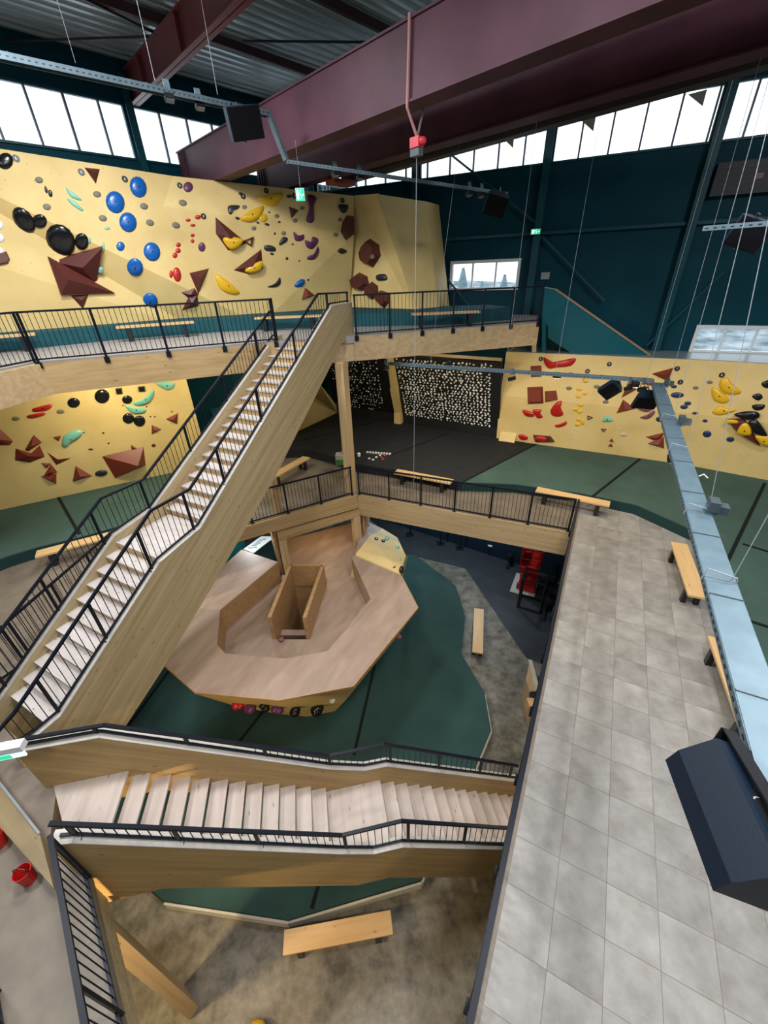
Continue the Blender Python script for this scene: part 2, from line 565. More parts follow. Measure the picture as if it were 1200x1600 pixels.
# ---- upper floor
UL0, UL1, UL2 = at(-60, 590, U), at(57, 566, U), at(433, 533, U)
UR0, UR1 = at(554, 524, U), at(842, 503, U)
UPOLY = [(-16, 9.2), (UL0.x, UL0.y), (UL1.x, UL1.y), (UL2.x, UL2.y), (UR0.x, UR0.y), (UR1.x, UR1.y), (6.6, 18.2), (-3.4, 22.6), (-20, 8.8)]
UPOLY = [(UL0.x - 3, UL0.y - 2.2), (UL0.x, UL0.y), (UL1.x, UL1.y), (UL2.x, UL2.y), (UR0.x, UR0.y), (UR1.x, UR1.y), (6.6, 18.2), (-3.4, 22.6), (-17, 9.2)]
UFL = plain('upper_floor_grey', (0.30, 0.28, 0.26), 0.5, var=0.1)
struct(MB().prism(UPOLY, U - 0.22, U).build('floor_upper', UFL))

# ---- roof deck with trapezoid ribs running parallel to the left wall
A45 = 45.0
D45, N45 = DA(A45), NA(A45)
RZ = 18.55
rb = MB()
_per = 0.36
_n = 118
prof = []
for i in range(_n):
    c = -8 + i * _per
    prof += [(c, RZ + 0.16), (c + 0.13, RZ + 0.16), (c + 0.18, RZ), (c + 0.31, RZ)]
_L0, _L1 = -26, 30
Q45 = Vector((-8.56, 18.03, 0))
vs, fs = [], []
_qb = at(1100, 556, 9.5) * 1.03
_nb = NA(116.0)
def _smax(c):                         # where a rib meets the back wall
    o_ = Q45 + N45 * c
    return (Vector((_qb.x, _qb.y, 0)) - o_).dot(_nb) / D45.dot(_nb) + 0.25
for c, z in prof:
    for s in (_L0, min(_L1, _smax(c + 7.6))):
        vs.append(xy(Q45 + N45 * (c + 7.6) + D45 * s, z))
for i in range(len(prof) - 1):
    fs.append((2 * i, 2 * i + 2, 2 * i + 3, 2 * i + 1))
struct(mk('ceiling', vs, fs, GALV))
# weatherproof slab above the deck
_cs = [Q45 + N45 * -0.4 + D45 * _L0, Q45 + N45 * -0.4 + D45 * _smax(-0.4), Q45 + N45 * 42 + D45 * _smax(42), Q45 + N45 * 42 + D45 * _L0]
struct(MB().prism([(p.x, p.y) for p in _cs], RZ + 0.2, RZ + 0.4).build('ceiling_roof_slab', plain('roof_slab', (0.3, 0.3, 0.3), 0.8)))

# ---- left wall (teal, ribbon windows under the roof)
SL, TL = 16.06, 17.52
def lw(s, z, off=0.0):
    return xy(Q45 + D45 * s - N45 * off, z)
wl = MB()
wl.box(lw(-8, SL / 2 - 0.0, 0.1), 21, 0.1, SL / 2, (D45, N45, UP))
wl.box(lw(-8, (TL + RZ + 0.1) / 2, 0.1), 21, 0.1, (RZ + 0.1 - TL) / 2, (D45, N45, UP))
struct(wl.build('wall_left', TEAL))
def sLW(px, py):
    return (onp(px, py, Q45, N45) - Q45).dot(D45)
cols_l = [sLW(214, 230), sLW(214, 230) + 5.2, sLW(214, 230) - 5.2, sLW(214, 230) - 10.4]
PURP = plain('mullion_grey', (0.10, 0.11, 0.15), 0.45)
wn = 0
def window_strip(wn, P, d, n, s0, s1, z0, z1, mull, frame_mat, depth=0.06, fr=0.06):
    """ribbon window: frame, mullions and panes between s0 and s1; P(s,z,off)->point"""
    wroot = struct(empty('window_%d' % wn, P((s0 + s1) / 2, z0, 0)))
    ax = (d, n, UP)
    fb = MB()
    for z in (z0 + fr / 2, z1 - fr / 2):
        fb.box(P((s0 + s1) / 2, z, 0), (s1 - s0) / 2, depth, fr / 2, ax)
    for s in (s0 + fr / 2, s1 - fr / 2):
        fb.box(P(s, (z0 + z1) / 2, 0), fr / 2, depth, (z1 - z0) / 2 - fr, ax)
    fb.build('window_frame', frame_mat, wroot)
    edges = [s0 + fr] + [m for m in mull if s0 + fr < m < s1 - fr] + [s1 - fr]
    for m in edges[1:-1]:
        MB().box(P(m, (z0 + z1) / 2, 0), 0.028, depth * 0.8, (z1 - z0) / 2 - fr, ax).build('mullion', frame_mat if fr > 0.05 and frame_mat is WFRAME else PURP, wroot)
    for a, b in zip(edges, edges[1:]):
        MB().box(P((a + b) / 2, (z0 + z1) / 2, 0), (b - a) / 2 - 0.01, 0.008, (z1 - z0) / 2 - fr, ax).build('pane', GLASS, wroot)
    return wroot
ml = [sLW(7, 221), sLW(69, 230), sLW(126, 239), sLW(177, 246), sLW(267, 262)]
_pl = (ml[3] - ml[0]) / 3
allm = [ml[0] + _pl * k for k in range(-16, 3)] + ml[:4] + [ml[4] + _pl * k for k in range(0, 6)]
cs = sorted(cols_l)
bounds = [cs[0] - 5.2] + cs + [cs[-1] + 5.2]
for a, b in zip(bounds, bounds[1:]):
    wn += 1
    window_strip(wn, lw, D45, N45, a + 0.1, b - 0.1, SL, TL, sorted(set(round(m, 3) for m in allm if m)), TEALB)
for k, s in enumerate(cs):
    c = MB()
    c.box(lw(s, 9, -0.12), 0.012, 0.14, 9.2, (D45, N45, UP))
    c.box(lw(s, 9, 0.02), 0.12, 0.012, 9.2, (D45, N45, UP))
    c.box(lw(s, 9, -0.26), 0.12, 0.012, 9.2, (D45, N45, UP))
    struct(c.build('trim_column_left_%d' % (k + 1), TEALB))

# ---- back wall (teal) with ribbon windows and two white-framed windows
A116 = 116.0
D116, N116 = DA(A116), NA(A116)        # D points right-near, N points away from the room
_q = at(1100, 556, 9.5)
QB = Vector((_q.x * 1.03, _q.y * 1.03, 0))
if N116.dot(QB) < 0:
    N116 = -N116
def bw(s, z, off=0.0):                  # off > 0 : into the room
    return xy(QB + D116 * s - N116 * off, z)
def sBW(px, py):
    return (onp(px, py, QB, N116) - QB).dot(D116)
SB, TB = 15.63, 17.02
w1 = (sBW(704, 430), sBW(812, 430), 11.70, 12.80)
w2 = (sBW(1078, 540), sBW(1078, 540) + 2.75, 9.52, 10.47)
SMIN, SMAX = -18.5, 10
def wall_holes(mb, s0, s1, z0, z1, holes, P, d, n, th):
    ss = sorted({s0, s1, *[h[0] for h in holes], *[h[1] for h in holes]})
    zs = sorted({z0, z1, *[h[2] for h in holes], *[h[3] for h in holes]})
    for a, b in zip(ss, ss[1:]):
        for c, e in zip(zs, zs[1:]):
            m = ((a + b) / 2, (c + e) / 2)
            if any(h[0] < m[0] < h[1] and h[2] < m[1] < h[3] for h in holes):
                continue
            mb.box(P(m[0], m[1], -th), (b - a) / 2, th, (e - c) / 2, (d, n, UP))
wb = MB()
wall_holes(wb, SMIN, SMAX, 0, SB, [w1, w2], bw, D116, N116, 0.1)
wall_holes(wb, SMIN, SMAX, TB, RZ + 0.1, [], bw, D116, N116, 0.1)
struct(wb.build('wall_back', TEAL))
# horizontal cladding joints on the back wall
for k, z in enumerate([9.9 + 0.62 * i for i in range(10)]):
    pass
colb = [sBW(652, 262), sBW(860, 225), sBW(1138, 150)]
colb = sorted(colb + [colb[2] + (colb[2] - colb[1]), colb[0] - (colb[2] - colb[1])])
mb0 = sBW(997, 239)
pb = (sBW(1047, 233) - sBW(950, 245)) / 2
pb = 0.925
mm = [mb0 + pb * k for k in range(-26, 10)]
bounds = [SMIN] + [c for c in colb if SMIN < c < SMAX] + [SMAX]
for a, b in zip(bounds, bounds[1:]):
    wn += 1
    window_strip(wn, bw, D116, N116, a + 0.12, b - 0.12, SB, TB, mm, TEALB)
for k, s in enumerate(colb):
    c = MB()
    c.box(bw(s, 9, 0.14), 0.012, 0.14, 9.2, (D116, N116, UP))
    c.box(bw(s, 9, 0.28), 0.13, 0.012, 9.2, (D116, N116, UP))
    c.box(bw(s, 9, 0.0), 0.13, 0.012, 9.2, (D116, N116, UP))
    struct(c.build('trim_column_back_%d' % (k + 1), TEALB))
for (a, b, z0, z1) in (w1, w2):
    wn += 1
    window_strip(wn, bw, D116, N116, a, b, z0, z1, [a + (b - a) / 3, a + 2 * (b - a) / 3], WFRAME, 0.10, 0.11)
# window sill boards
struct(MB().box(bw((w2[0] + w2[1]) / 2, w2[2] - 0.03, 0.08), (w2[1] - w2[0]) / 2 + 0.1, 0.12, 0.025, (D116, N116, UP)).build('trim_window_sill', LEDGE))
# girt and cross braces on the back wall
struct(MB().bar(bw(SMIN + 1, 13.58, 0.1), bw(SMAX, 13.58, 0.1), 0.08, 0.10).build('trim_girt_back', TEALB))
for k, (a, b) in enumerate([((672, 405), (745, 490)), ((690, 230), (840, 350)), ((848, 370), (945, 470)), ((1010, 540), (1130, 425))]):
    pa, pb_ = onp(*a, bw(0, 0, 0.2), N116), onp(*b, bw(0, 0, 0.2), N116)
    struct(MB().bar(pa, pb_, 0.07, 0.07).build('trim_brace_back_%d' % (k + 1), TEALB))

# ---- rear and right walls behind the viewer, with an unseen open band left to let daylight in
for nm, a, b in (('wall_rear', (-34, -9.5), (24, -9.5)), ('wall_right', (21.5, -9.5), (21.5, 12.5)), ('wall_left_near', (-27, -9.5), (-27, 0.5))):
    wb = MB()
    wb.bar((a[0], a[1], 7.8), (b[0], b[1], 7.8), 0.2, 15.63)
    wb.bar((a[0], a[1], 17.8), (b[0], b[1], 17.8), 0.2, 1.56)
    struct(wb.build(nm, TEAL))
# ---- steel girders in the roof (box girders, running from the left wall over the hall)
A137 = 137.0
D137 = DA(A137)
N137 = -NA(A137)                        # away from the camera
GB1 = onp(275, 240, Q45, N45)
def girder(name, start, z0, z1, width, length, mat, label):
    r = empty(name, xy(start, z0), label, 'girder')
    b = MB()
    mid = start + D137 * (length / 2) + N137 * (width / 2)
    b.box(xy(mid, (z0 + z1) / 2), length / 2, width / 2 - 0.03, (z1 - z0) / 2 - 0.03, (D137, N137, UP))
    b.build('web', mat, r)
    for z, nm in ((z0 + 0.02, 'bottom_flange'), (z1 - 0.02, 'top_flange')):
        MB().box(xy(mid, z), length / 2, width / 2 + 0.01, 0.02, (D137, N137, UP)).build(nm, mat, r)
    return r
g1 = girder('box_girder', Vector((GB1.x, GB1.y, 0)), 15.32, 16.47, 0.5, 34, MAROON, 'huge maroon box girder in front, crossing from left windows over the hall')
_b2 = at(512, 275, 15.32)
_b2s = _b2 - D137 * 4.6
g2 = girder('box_girder', Vector((_b2s.x, _b2s.y, 0)), 15.32, 16.47, 0.5, 34, MAROON, 'darker maroon box girder behind the front one, close to the back windows')
for r_, s_ in ((g1, 1.2), (g2, 1.0)):
    for k in range(3):
        MB().box(ORG[r_.name] + D137 * (s_ * 0.25 + 0.16 * k) + N137 * -0.02 + UP * 0.57, 0.012, 0.03, 0.52, (D137, N137, UP)).build('stiffener', MAROON, r_)
# lower flange plates (orange end pieces under the rear girder)
for (px, py, ln) in ((532, 283, 0.95), (470, 300, 0.8)):
    p = at(px, py, 15.25)
    MB().box(xy(p, 15.20), ln / 2, 0.25, 0.07, (D45, N45, UP)).build('bearing_plate', plain('plate_orange', (0.30, 0.06, 0.03), 0.5), g2)
# crane runway behind the rear girder, in front of the ribbon windows
r3 = empty('runway_beam', at(900, 188, 15.32), 'grey runway beam running under the roof just before the back windows', 'beam')
p0, p1 = at(700, 243, 15.32), at(1150, 119, 15.32)
dd = (p1 - p0).normalized()
MB().bar(p0 - dd * 5 + UP * 0.06, p1 + dd * 10 + UP * 0.06, 0.35, 0.12).build('flange', plain('runway_grey', (0.05, 0.045, 0.05), 0.5), r3)
MB().bar(p0 - dd * 5 + UP * 0.5, p1 + dd * 10 + UP * 0.5, 0.14, 0.85).build('web', plain('runway_grey', (0.05, 0.045, 0.05), 0.5), r3)
for px, py in ((795, 218), (920, 190), (1090, 148)):
    p = at(px, py - 4, 15.34)
    MB().extrude([p + dd * -0.16, p + dd * 0.16, p + dd * 0.16 + UP * -0.24], dd.cross(UP) * 0.02).build('gusset_plate', plain('pale_gusset', (0.45, 0.45, 0.45), 0.5), r3)

# ---- maroon I-beams under the roof deck
def ibeam(start, z0, z1, length, label, fw=0.3):
    r = empty('roof_beam', xy(start, z0), label, 'beam', 'maroon roof beams')
    mid = start + D137 * (length / 2)
    ax = (D137, N137, UP)
    MB().box(xy(mid, (z0 + z1) / 2), length / 2, 0.012, (z1 - z0) / 2, ax).build('web', MAROOND, r)
    MB().box(xy(mid, z0 + 0.012), length / 2, fw / 2, 0.012, ax).build('bottom_flange', MAROOND, r)
    MB().box(xy(mid, z1 - 0.012), length / 2, fw / 2, 0.012, ax).build('top_flange', MAROOND, r)
    for k in range(8):
        MB().box(xy(start + D137 * (1.6 + 3.0 * k), (z0 + z1) / 2), 0.01, fw / 2 - 0.02, (z1 - z0) / 2 - 0.02, ax).build('stiffener', MAROOND, r)
    return r
ib = onp(209, 168, Q45, N45)
ibs = Vector((ib.x, ib.y, 0))
ibeam(ibs, 17.50, 18.30, 34, 'maroon steel roof beam above the left ribbon windows')
ibeam(ibs - D45 * 9.5, 17.50, 18.30, 34, 'maroon roof beam crossing the top edge at the far left')
ibeam(ibs + D45 * 9.5, 17.50, 18.30, 34, 'maroon roof beam hidden high behind the box girders')
# purlins parallel to the left wall and a few brace rods
for k, c in enumerate([3.6, 7.2, 10.8]):
    a = Q45 + N45 * c
    o = MB().bar(xy(a - D45 * 24, 18.42), xy(a + D45 * (_smax(c) - 0.4), 18.42), 0.12, 0.2).build('purlin', plain('dark_purlin', (0.045, 0.012, 0.014), 0.5))
    tag(o, ['dark purlin under the corrugated deck nearest the left windows', 'dark purlin in the middle of the corrugated deck', 'dark purlin of the corrugated deck nearest the viewer'][k], 'purlin', 'roof purlins')
for k, (a, b) in enumerate([((-20, 66), (240, 57)), ((380, 64), (580, 66)), ((95, -20), (260, 60))]):
    pa, pb_ = at(*a, 18.3), at(*b, 18.3)
    o = MB().tube([pa, pb_], 0.03).build('brace_rod', BLACKM)
    tag(o, ['black brace rod crossing under the deck at the top left', 'black brace rod right of the maroon roof beam', 'black brace rod in the top left corner of the roof'][k], 'brace', 'roof brace rods')

# ---- ground outside the windows
hp = MB()
base = bw(0, 0, 0) + N116 * 30
hv, hf = [], []
for i in range(13):
    for j in range(7):
        hv.append(bw(-60 + i * 10, 2.2 + j * 1.5 + random.uniform(-0.5, 0.5) - abs(i - 8) * 0.15, 0) + N116 * (26 + j * 9))
for i in range(12):
    for j in range(6):
        hf.append((i * 7 + j, (i + 1) * 7 + j, (i + 1) * 7 + j + 1, i * 7 + j + 1))
o = mk('hillside', hv, hf, SNOW)
struct(o)
tm = MB()
for k in range(5):
    tm.lathe((0, 0, 0.5 + k * 0.95), [(1.25 - 0.2 * k, 0), (0.1, 1.35)], 8)
tm.lathe((0, 0, 0), [(0.13, 0), (0.1, 1)], 6)
tproto = None
tspots = []
for k in range(16):
    tspots.append((-10.6 + k * 0.62, 22 + (k % 3) * 3.4 + random.uniform(-0.3, 0.3), random.uniform(0.85, 1.15)))
for k, (s, dist, sc_) in enumerate(tspots):
    loc = bw(s * (1 + dist / 22.0) + 2, 6.3, 0) + N116 * dist
    if tproto is None:
        tproto = tm.build('conifer', CONIF, local=True)
        o = tproto
    else:
        o = tproto.copy()
        COL.objects.link(o)
    o.location = loc
    o.scale = (sc_, sc_, sc_)
    tag(o, 'hazy conifer standing outside the small back window', 'tree', 'conifers outside the back windows')

# ================================================================== RAILINGS
def railing(label, o, d, s0, s1, top, bot, post_step=1.3, bal=0.118, posts=None, face=None, group='black bar railings', hr=0.026):
    """o plan origin, d plan direction; top / bot = z profiles [(s, z)] of the handrail and the bottom rail"""
    o = Vector((o[0], o[1], 0))
    if s1 < s0: s0, s1 = s1, s0
    def P(s, prof):
        return xy(o + d * s, interp(prof, s))
    r = empty('railing', P((s0 + s1) / 2, bot), label, 'railing', group)
    for nm, prof, wd, ht in (('handrail', top, hr * 2, hr * 1.7), ('bottom_rail', bot, 0.035, 0.035)):
        ss = sorted({s0, s1, *[s for s, z in prof if s0 < s < s1]})
        b = MB()
        for a, c in zip(ss, ss[1:]):
            b.bar(P(a, prof), P(c, prof), wd, ht)
        b.build(nm, RAIL, r)
    if posts is None:
        n = max(1, round((s1 - s0) / post_step))
        posts = [s0 + 0.04 + (s1 - s0 - 0.08) * k / n for k in range(n + 1)]
    for s in posts:
        pt, pb = P(s, top), P(s, bot)
        p = MB().bar(pb + UP * -0.16, pt, 0.03, 0.055).build('post', RAIL, r)
        if face is not None:
            MB().box(pb + UP * -0.14 + face * 0.03, 0.06, 0.025, 0.07, (d, face, UP)).build('bracket', RAIL, p)
    k = int((s1 - s0) / bal)
    for i in range(1, k):
        s = s0 + (s1 - s0) * i / k
        if any(abs(s - q) < 0.05 for q in posts):
            continue
        a, b = P(s, bot), P(s, top)
        if (b - a).z > 0.24:
            rod('baluster', a, b, 0.0075, RAIL, r)
    return r

# ================================================================== MAIN STAIRCASE (mezzanine -> upper floor)
SQ = at(553, 522, U); SQ = Vector((SQ.x, SQ.y, 0))
def sp(s, off, z):
    return xy(SQ + D28 * s + N28 * off, z)
MAINTOP = [(0.0, 11.68), (-1.1, 11.66), (-7.09, 7.62), (-8.2, 7.42), (-10.78, 5.80), (-11.5, 5.76)]
st = empty('main_staircase', sp(-6, -0.8, M), 'long glulam staircase rising from the left landing to the upper floor', 'staircase')
def stringer(root, pts, off0, off1, mat, name='stringer'):
    vs = [sp(s, off0, z) for s, z in pts]
    return MB().extrude(vs, N28 * (off1 - off0)).build(name, mat, root)
TH = 0.17
Rb = [(-11.55, 4.55), (-10.07, 4.46), (-8.97, 5.02), (-6.92, 6.26), (-4.53, 7.77), (-0.74, 10.62), (0.0, 10.74)]
sr = stringer(st, MAINTOP + Rb, 0.0, -TH, GLU_MAIN)
LTOP = [(-1.55, 10.92), (-1.9, 10.86), (-7.09, 7.72), (-8.1, 7.56), (-11.1, 5.62), (-11.5, 5.55)]
sl = stringer(st, LTOP + [(-11.5, 4.6), (-10.0, 4.5), (-8.97, 5.02), (-6.92, 6.2), (-2.6, 9.0), (-1.55, 9.75)], -1.6, -1.6 - TH, GLU_MAIN)
for root_s, prof, off in ((sr, MAINTOP, -TH / 2), (sl, LTOP, -1.6 - TH / 2)):
    cb = MB()
    for (a, za), (b, zb) in zip(prof, prof[1:]):
        cb.bar(sp(a, off, za + 0.012), sp(b, off, zb + 0.012), TH + 0.01, 0.02)
    cb.build('stringer_cap', CAPW, root_s)
NR1, NR2 = 19, 11
S_TOP, GO = -1.72, 0.279
LZ = 7.42
rise1 = (U - LZ) / NR1
for i in range(1, NR1):
    s = S_TOP - (i - 1) * GO
    z = U - i * rise1
    MB().bar(sp(s - GO / 2 - 0.01, -TH, z - 0.02), sp(s - GO / 2 - 0.01, -1.6, z - 0.02), GO + 0.05, 0.04).build('tread', TREAD, st)
    MB().bar(sp(s + 0.005, -0.45, z + rise1 / 2 - 0.02), sp(s + 0.005, -1.6, z + rise1 / 2 - 0.02), 0.02, rise1 - 0.04).build('riser', RISER, st)
s_l = S_TOP - (NR1 - 1) * GO
MB().bar(sp((s_l - 8.12) / 2, -TH, LZ - 0.03), sp((s_l - 8.12) / 2, -1.6, LZ - 0.03), s_l + 8.12, 0.06).build('landing', TREAD, st)
MB().bar(sp(s_l + 0.005, -TH, LZ + rise1 / 2), sp(s_l + 0.005, -1.6, LZ + rise1 / 2), 0.02, rise1 - 0.04).build('riser', RISER, st)
rise2 = (LZ - M) / NR2
for i in range(1, NR2):
    s = -8.12 - (i - 1) * GO
    z = LZ - i * rise2
    MB().bar(sp(s - GO / 2 - 0.01, -TH, z - 0.02), sp(s - GO / 2 - 0.01, -1.6, z - 0.02), GO + 0.05, 0.04).build('tread', TREAD, st)
    MB().bar(sp(s + 0.005, -TH, z + rise2 / 2 - 0.02), sp(s + 0.005, -1.6, z + rise2 / 2 - 0.02), 0.02, rise2 - 0.04).build('riser', RISER, st)
up = lambda prof, dz: [(s, z + dz) for s, z in prof]
railing('railing on the right-hand stringer of the main staircase', SQ - N28 * 0.085, D28, -11.5, -0.08,
        [(-0.0, 11.97), (-1.62, 12.0), (-7.02, 8.55), (-7.96, 8.52), (-11.2, 6.42), (-11.5, 6.3)], up(MAINTOP, 0.07),
        posts=[-0.12, -1.2, -2.9, -4.55, -6.1, -7.2, -8.35, -9.6, -10.75], face=N28)
railing('railing on the left-hand stringer of the main staircase', SQ - N28 * 1.685, D28, -11.6, -1.7,
        [(-1.7, 11.62), (-1.9, 11.55), (-7.0, 8.47), (-8.0, 8.46), (-11.6, 6.2)], up(LTOP, 0.07),
        posts=[-1.75, -2.6, -4.1, -5.6, -7.1, -8.3, -9.6, -10.9], face=-N28)

# ================================================================== LOWER STAIRCASE (mezzanine landing -> ground)
A80 = 80.1
D80, N80 = DA(A80), NA(A80)          # N80 points towards the viewer
LQ = Vector((-4.41, 3.68, 0))
def lp(s, off, z):
    return xy(LQ + D80 * s + N80 * off, z)
ls = empty('lower_staircase', lp(3, 0.6, 0), 'glulam staircase with open risers descending from the left landing under the walkway', 'staircase')
FARTOP = [(-1.25, 6.40), (-0.1, 6.38), (3.23, 4.14), (3.9, 3.82), (4.36, 3.80), (7.42, 1.90), (8.6, 1.15)]
NEARTOP = [(-0.25, 6.22), (0.0, 6.16), (3.28, 3.95), (3.86, 3.62), (4.38, 3.60), (6.46, 2.34), (8.4, 1.15)]
def lstringer(pts, off0, off1):
    return MB().extrude([lp(s, off0, z) for s, z in pts], N80 * (off1 - off0)).build('stringer', GLU_LOW, ls)
fs_ = lstringer(FARTOP + [(8.6, 0.1), (8.0, 0.0), (4.3, 2.55), (3.4, 2.6), (0.3, 4.65), (-0.9, 4.7), (-1.25, 5.1)], 0.0, -TH)
ns_ = lstringer(NEARTOP + [(8.4, 0.05), (7.6, 0.05), (6.45, 0.98), (4.12, 2.44), (3.5, 2.47), (0.56, 4.28), (-0.3, 4.27)], 1.30, 1.30 - TH)
for root_s, prof, off in ((fs_, FARTOP, -TH / 2), (ns_, NEARTOP, 1.30 - TH / 2)):
    cb = MB()
    for (a, za), (b, zb) in zip(prof, prof[1:]):
        cb.bar(lp(a, off, za + 0.012), lp(b, off, zb + 0.012), TH + 0.01, 0.02)
    cb.build('stringer_cap', CAPW, root_s)
LN1 = 12
LZ2 = 3.36
r1 = (M - LZ2) / LN1
lg = 0.279
MB().extrude([lp(-1.13, 0.0, M), lp(0.0, 0.0, M), lp(0.02, 1.13, M), lp(-0.38, 1.13, M)], UP * -0.05).build('landing', TREAD2, ls)
for i in range(1, LN1):
    s = (i - 1) * lg
    z = M - i * r1
    MB().bar(lp(s + lg / 2 + 0.015, 0, z - 0.02), lp(s + lg / 2 + 0.015, 1.13, z - 0.02), lg + 0.01, 0.04).build('tread', TREAD2, ls)
s_a = (LN1 - 1) * lg
MB().bar(lp((s_a + 4.2) / 2, 0, LZ2 - 0.03), lp((s_a + 4.2) / 2, 1.13, LZ2 - 0.03), 4.2 - s_a, 0.06).build('landing', TREAD2, ls)
r2 = 0.176
for i in range(1, 15):
    s = 4.2 + (i - 1) * lg
    z = LZ2 - i * r2
    MB().bar(lp(s + lg / 2 - 0.01, 0, z - 0.02), lp(s + lg / 2 - 0.01, 1.13, z - 0.02), lg + 0.03, 0.04).build('tread', TREAD2, ls)
railing('railing on the far stringer of the lower staircase', LQ - N80 * 0.085, D80, -1.2, 7.45,
        [(-1.2, 6.57), (0.0, 6.55), (3.26, 4.46), (4.34, 4.46), (7.45, 2.44)], up(FARTOP, 0.06), posts=[-0.15, 1.0, 2.15, 3.25, 4.45, 5.5, 6.5, 7.3], face=-N80)
railing('railing on the near stringer of the lower staircase', LQ + N80 * 1.215, D80, -0.15, 6.9,
        [(-0.15, 6.58), (3.37, 4.40), (4.38, 4.40), (6.9, 2.8)], up(NEARTOP, 0.06), posts=[0.02, 1.1, 2.1, 3.4, 4.5, 5.6, 6.7], face=N80)
# wide wooden kerb beside the landing
_A0, _A1, _B1, _B0 = at(-40, 1173, 5.62), at(62, 1303, 5.62), at(84, 1388, 5.62), at(-40, 1246, 5.62)
_fa = MB().extrude([_A0, _A1, _B1, _B0], UP * -0.26).build('timber_kerb', wood('kerb_wood', (0.27, 0.20, 0.10), (0.19, 0.135, 0.06), (0.87, -0.5, 0), 0.55, 8))
tag(_fa, 'broad timber kerb between the stair landing and the left floor', 'kerb')
MB().bar(_A0 + UP * 0.012, _A1 + UP * 0.012, 0.03, 0.02).build('kerb_trim', LEDGE, _fa)

# ================================================================== EDGE BEAMS, POSTS
def edge_beam(label, a, b, z0, z1, th, mat, name='edge_beam', grp='glulam edge beams'):
    a, b = Vector((a[0], a[1], 0)), Vector((b[0], b[1], 0))
    o = MB().bar(xy(a, (z0 + z1) / 2), xy(b, (z0 + z1) / 2), th, z1 - z0).build(name, mat)
    return tag(o, label, 'beam', grp)
nin = lambda a, b, s: (Vector((b[0] - a[0], b[1] - a[1], 0)).normalized().cross(UP)) * s
_o = D28 * 0.0
edge_beam('pale glulam edge beam of the mezzanine along the back railing', PC + Vector((0.1, 0.0, 0)), E0 + Vector((0.05, 0, 0)), M - 0.88, M - 0.02, 0.2, GLU_X)
edge_beam('glulam edge beam of the mezzanine over the portal to the plywood island', ML - (PC - ML) * 0.6, PC, M - 0.5, M - 0.02, 0.2, GLU_Y)
edge_beam('glulam edge beam under the long right-hand walkway', E0 + N28 * 0.12 - D28 * 16, E0 + N28 * 0.12 - D28 * 0.1, M - 0.9, M - 0.29, 0.2, GLU_MAIN)
edge_beam('glulam beam carrying the floor left of the main staircase', (-7.5, 9.75), (-7.9, 6.1), M - 0.9, M - 0.29, 0.2, GLU_Y)
edge_beam('glulam beam carrying the bottom left floor below its railing', (-4.36, 2.30), (-1.9, -0.4), M - 0.9, M - 0.005, 0.10, GLU_MAIN)
_ul = (UL2 - UL1).normalized()
edge_beam('glulam edge beam of the upper floor left of the staircase', UL1 - _ul * 0.0 + Vector((0, 0.1, 0)), UL2 + Vector((0.0, 0.1, 0)), U - 0.78, U - 0.04, 0.2, GLU_Y)
edge_beam('glulam edge beam of the upper floor at the far left corner', UL0 + (UL0 - UL1) * 0.8, UL1 + Vector((0, 0.1, 0)), U - 0.78, U - 0.04, 0.2, GLU_X)
edge_beam('glulam edge beam of the upper floor right of the staircase', UR0 + Vector((-0.05, 0.1, 0)), UR1 + Vector((0, 0.1, 0)), U - 0.76, U - 0.04, 0.22, GLU_X)
edge_beam('short glulam beam closing the top of the stair opening', UL2 + Vector((0, 0.15, 0)), UR0 + Vector((0, 0.15, 0)), U - 0.76, U - 0.23, 0.2, GLU_X)
# posts
def post(label, c, z0, z1, wdt, dp, d=D28, mat=GLU_Z, flare=0):
    c = Vector((c[0], c[1], 0))
    n = d.cross(UP)
    o = MB().box(xy(c, (z0 + z1) / 2), dp / 2, wdt / 2, (z1 - z0) / 2, (d, n, UP))
    if flare:
        o.extrude([xy(c - n * (wdt / 2 + flare), z1), xy(c + n * (wdt / 2), z1), xy(c - n * (wdt / 2), z1 - 0.9)], d * (dp * 0.8))
    o = o.build('glulam_post', mat)
    return tag(o, label, 'post', 'glulam posts')
post('tall glulam post from the mezzanine corner up to the upper floor beam', (-1.20, 13.52), M, U - 0.76, 0.30, 0.30, D28, GLU_Z, 0.14)
post('glulam post behind the mezzanine railing beside the sloping stringer', at(434, 800, M), M, 7.6, 0.24, 0.24)
post('glulam post standing under the beam at the bottom left corner', (-4.28, 2.05), 0.0, M - 0.9, 0.52, 0.2, DA(35))
# portal into the plywood island
ptl = empty('timber_portal', xy(PC, 3.0), 'timber portal frame leading from under the mezzanine onto the plywood island', 'portal')
_pd = (PC - ML).normalized()
pL = Vector((-3.66, 11.86, 0)); pR = Vector((-1.10, 13.20, 0))
_pn = _pd.cross(UP)
for p in (pL, pR):
    MB().box(xy(p + _pn * 0.02, 3.73), 0.14, 0.12, 0.77, (_pd, _pn, UP)).build('jamb', GLU_Z, ptl)
MB().box(xy((pL + pR) / 2 + _pn * 0.02, 4.69), (pR - pL).length / 2 + 0.14, 0.12, 0.19, (_pd, _pn, UP)).build('lintel', GLU_Y, ptl)
MB().bar(xy(pL + _pn * 0.15 - _pd * 0.16, 3.0), xy(pL + _pn * 0.15 - _pd * 0.16, 4.9), 0.02, 0.02).build('black_strip', BLACKM, ptl)  # thin black lines beside the left jamb and over the lintel
MB().bar(xy(pL + _pn * 0.15 - _pd * 0.16, 4.9), xy(pR + _pn * 0.15 + _pd * 0.1, 4.9), 0.02, 0.02).build('black_strip', BLACKM, ptl)

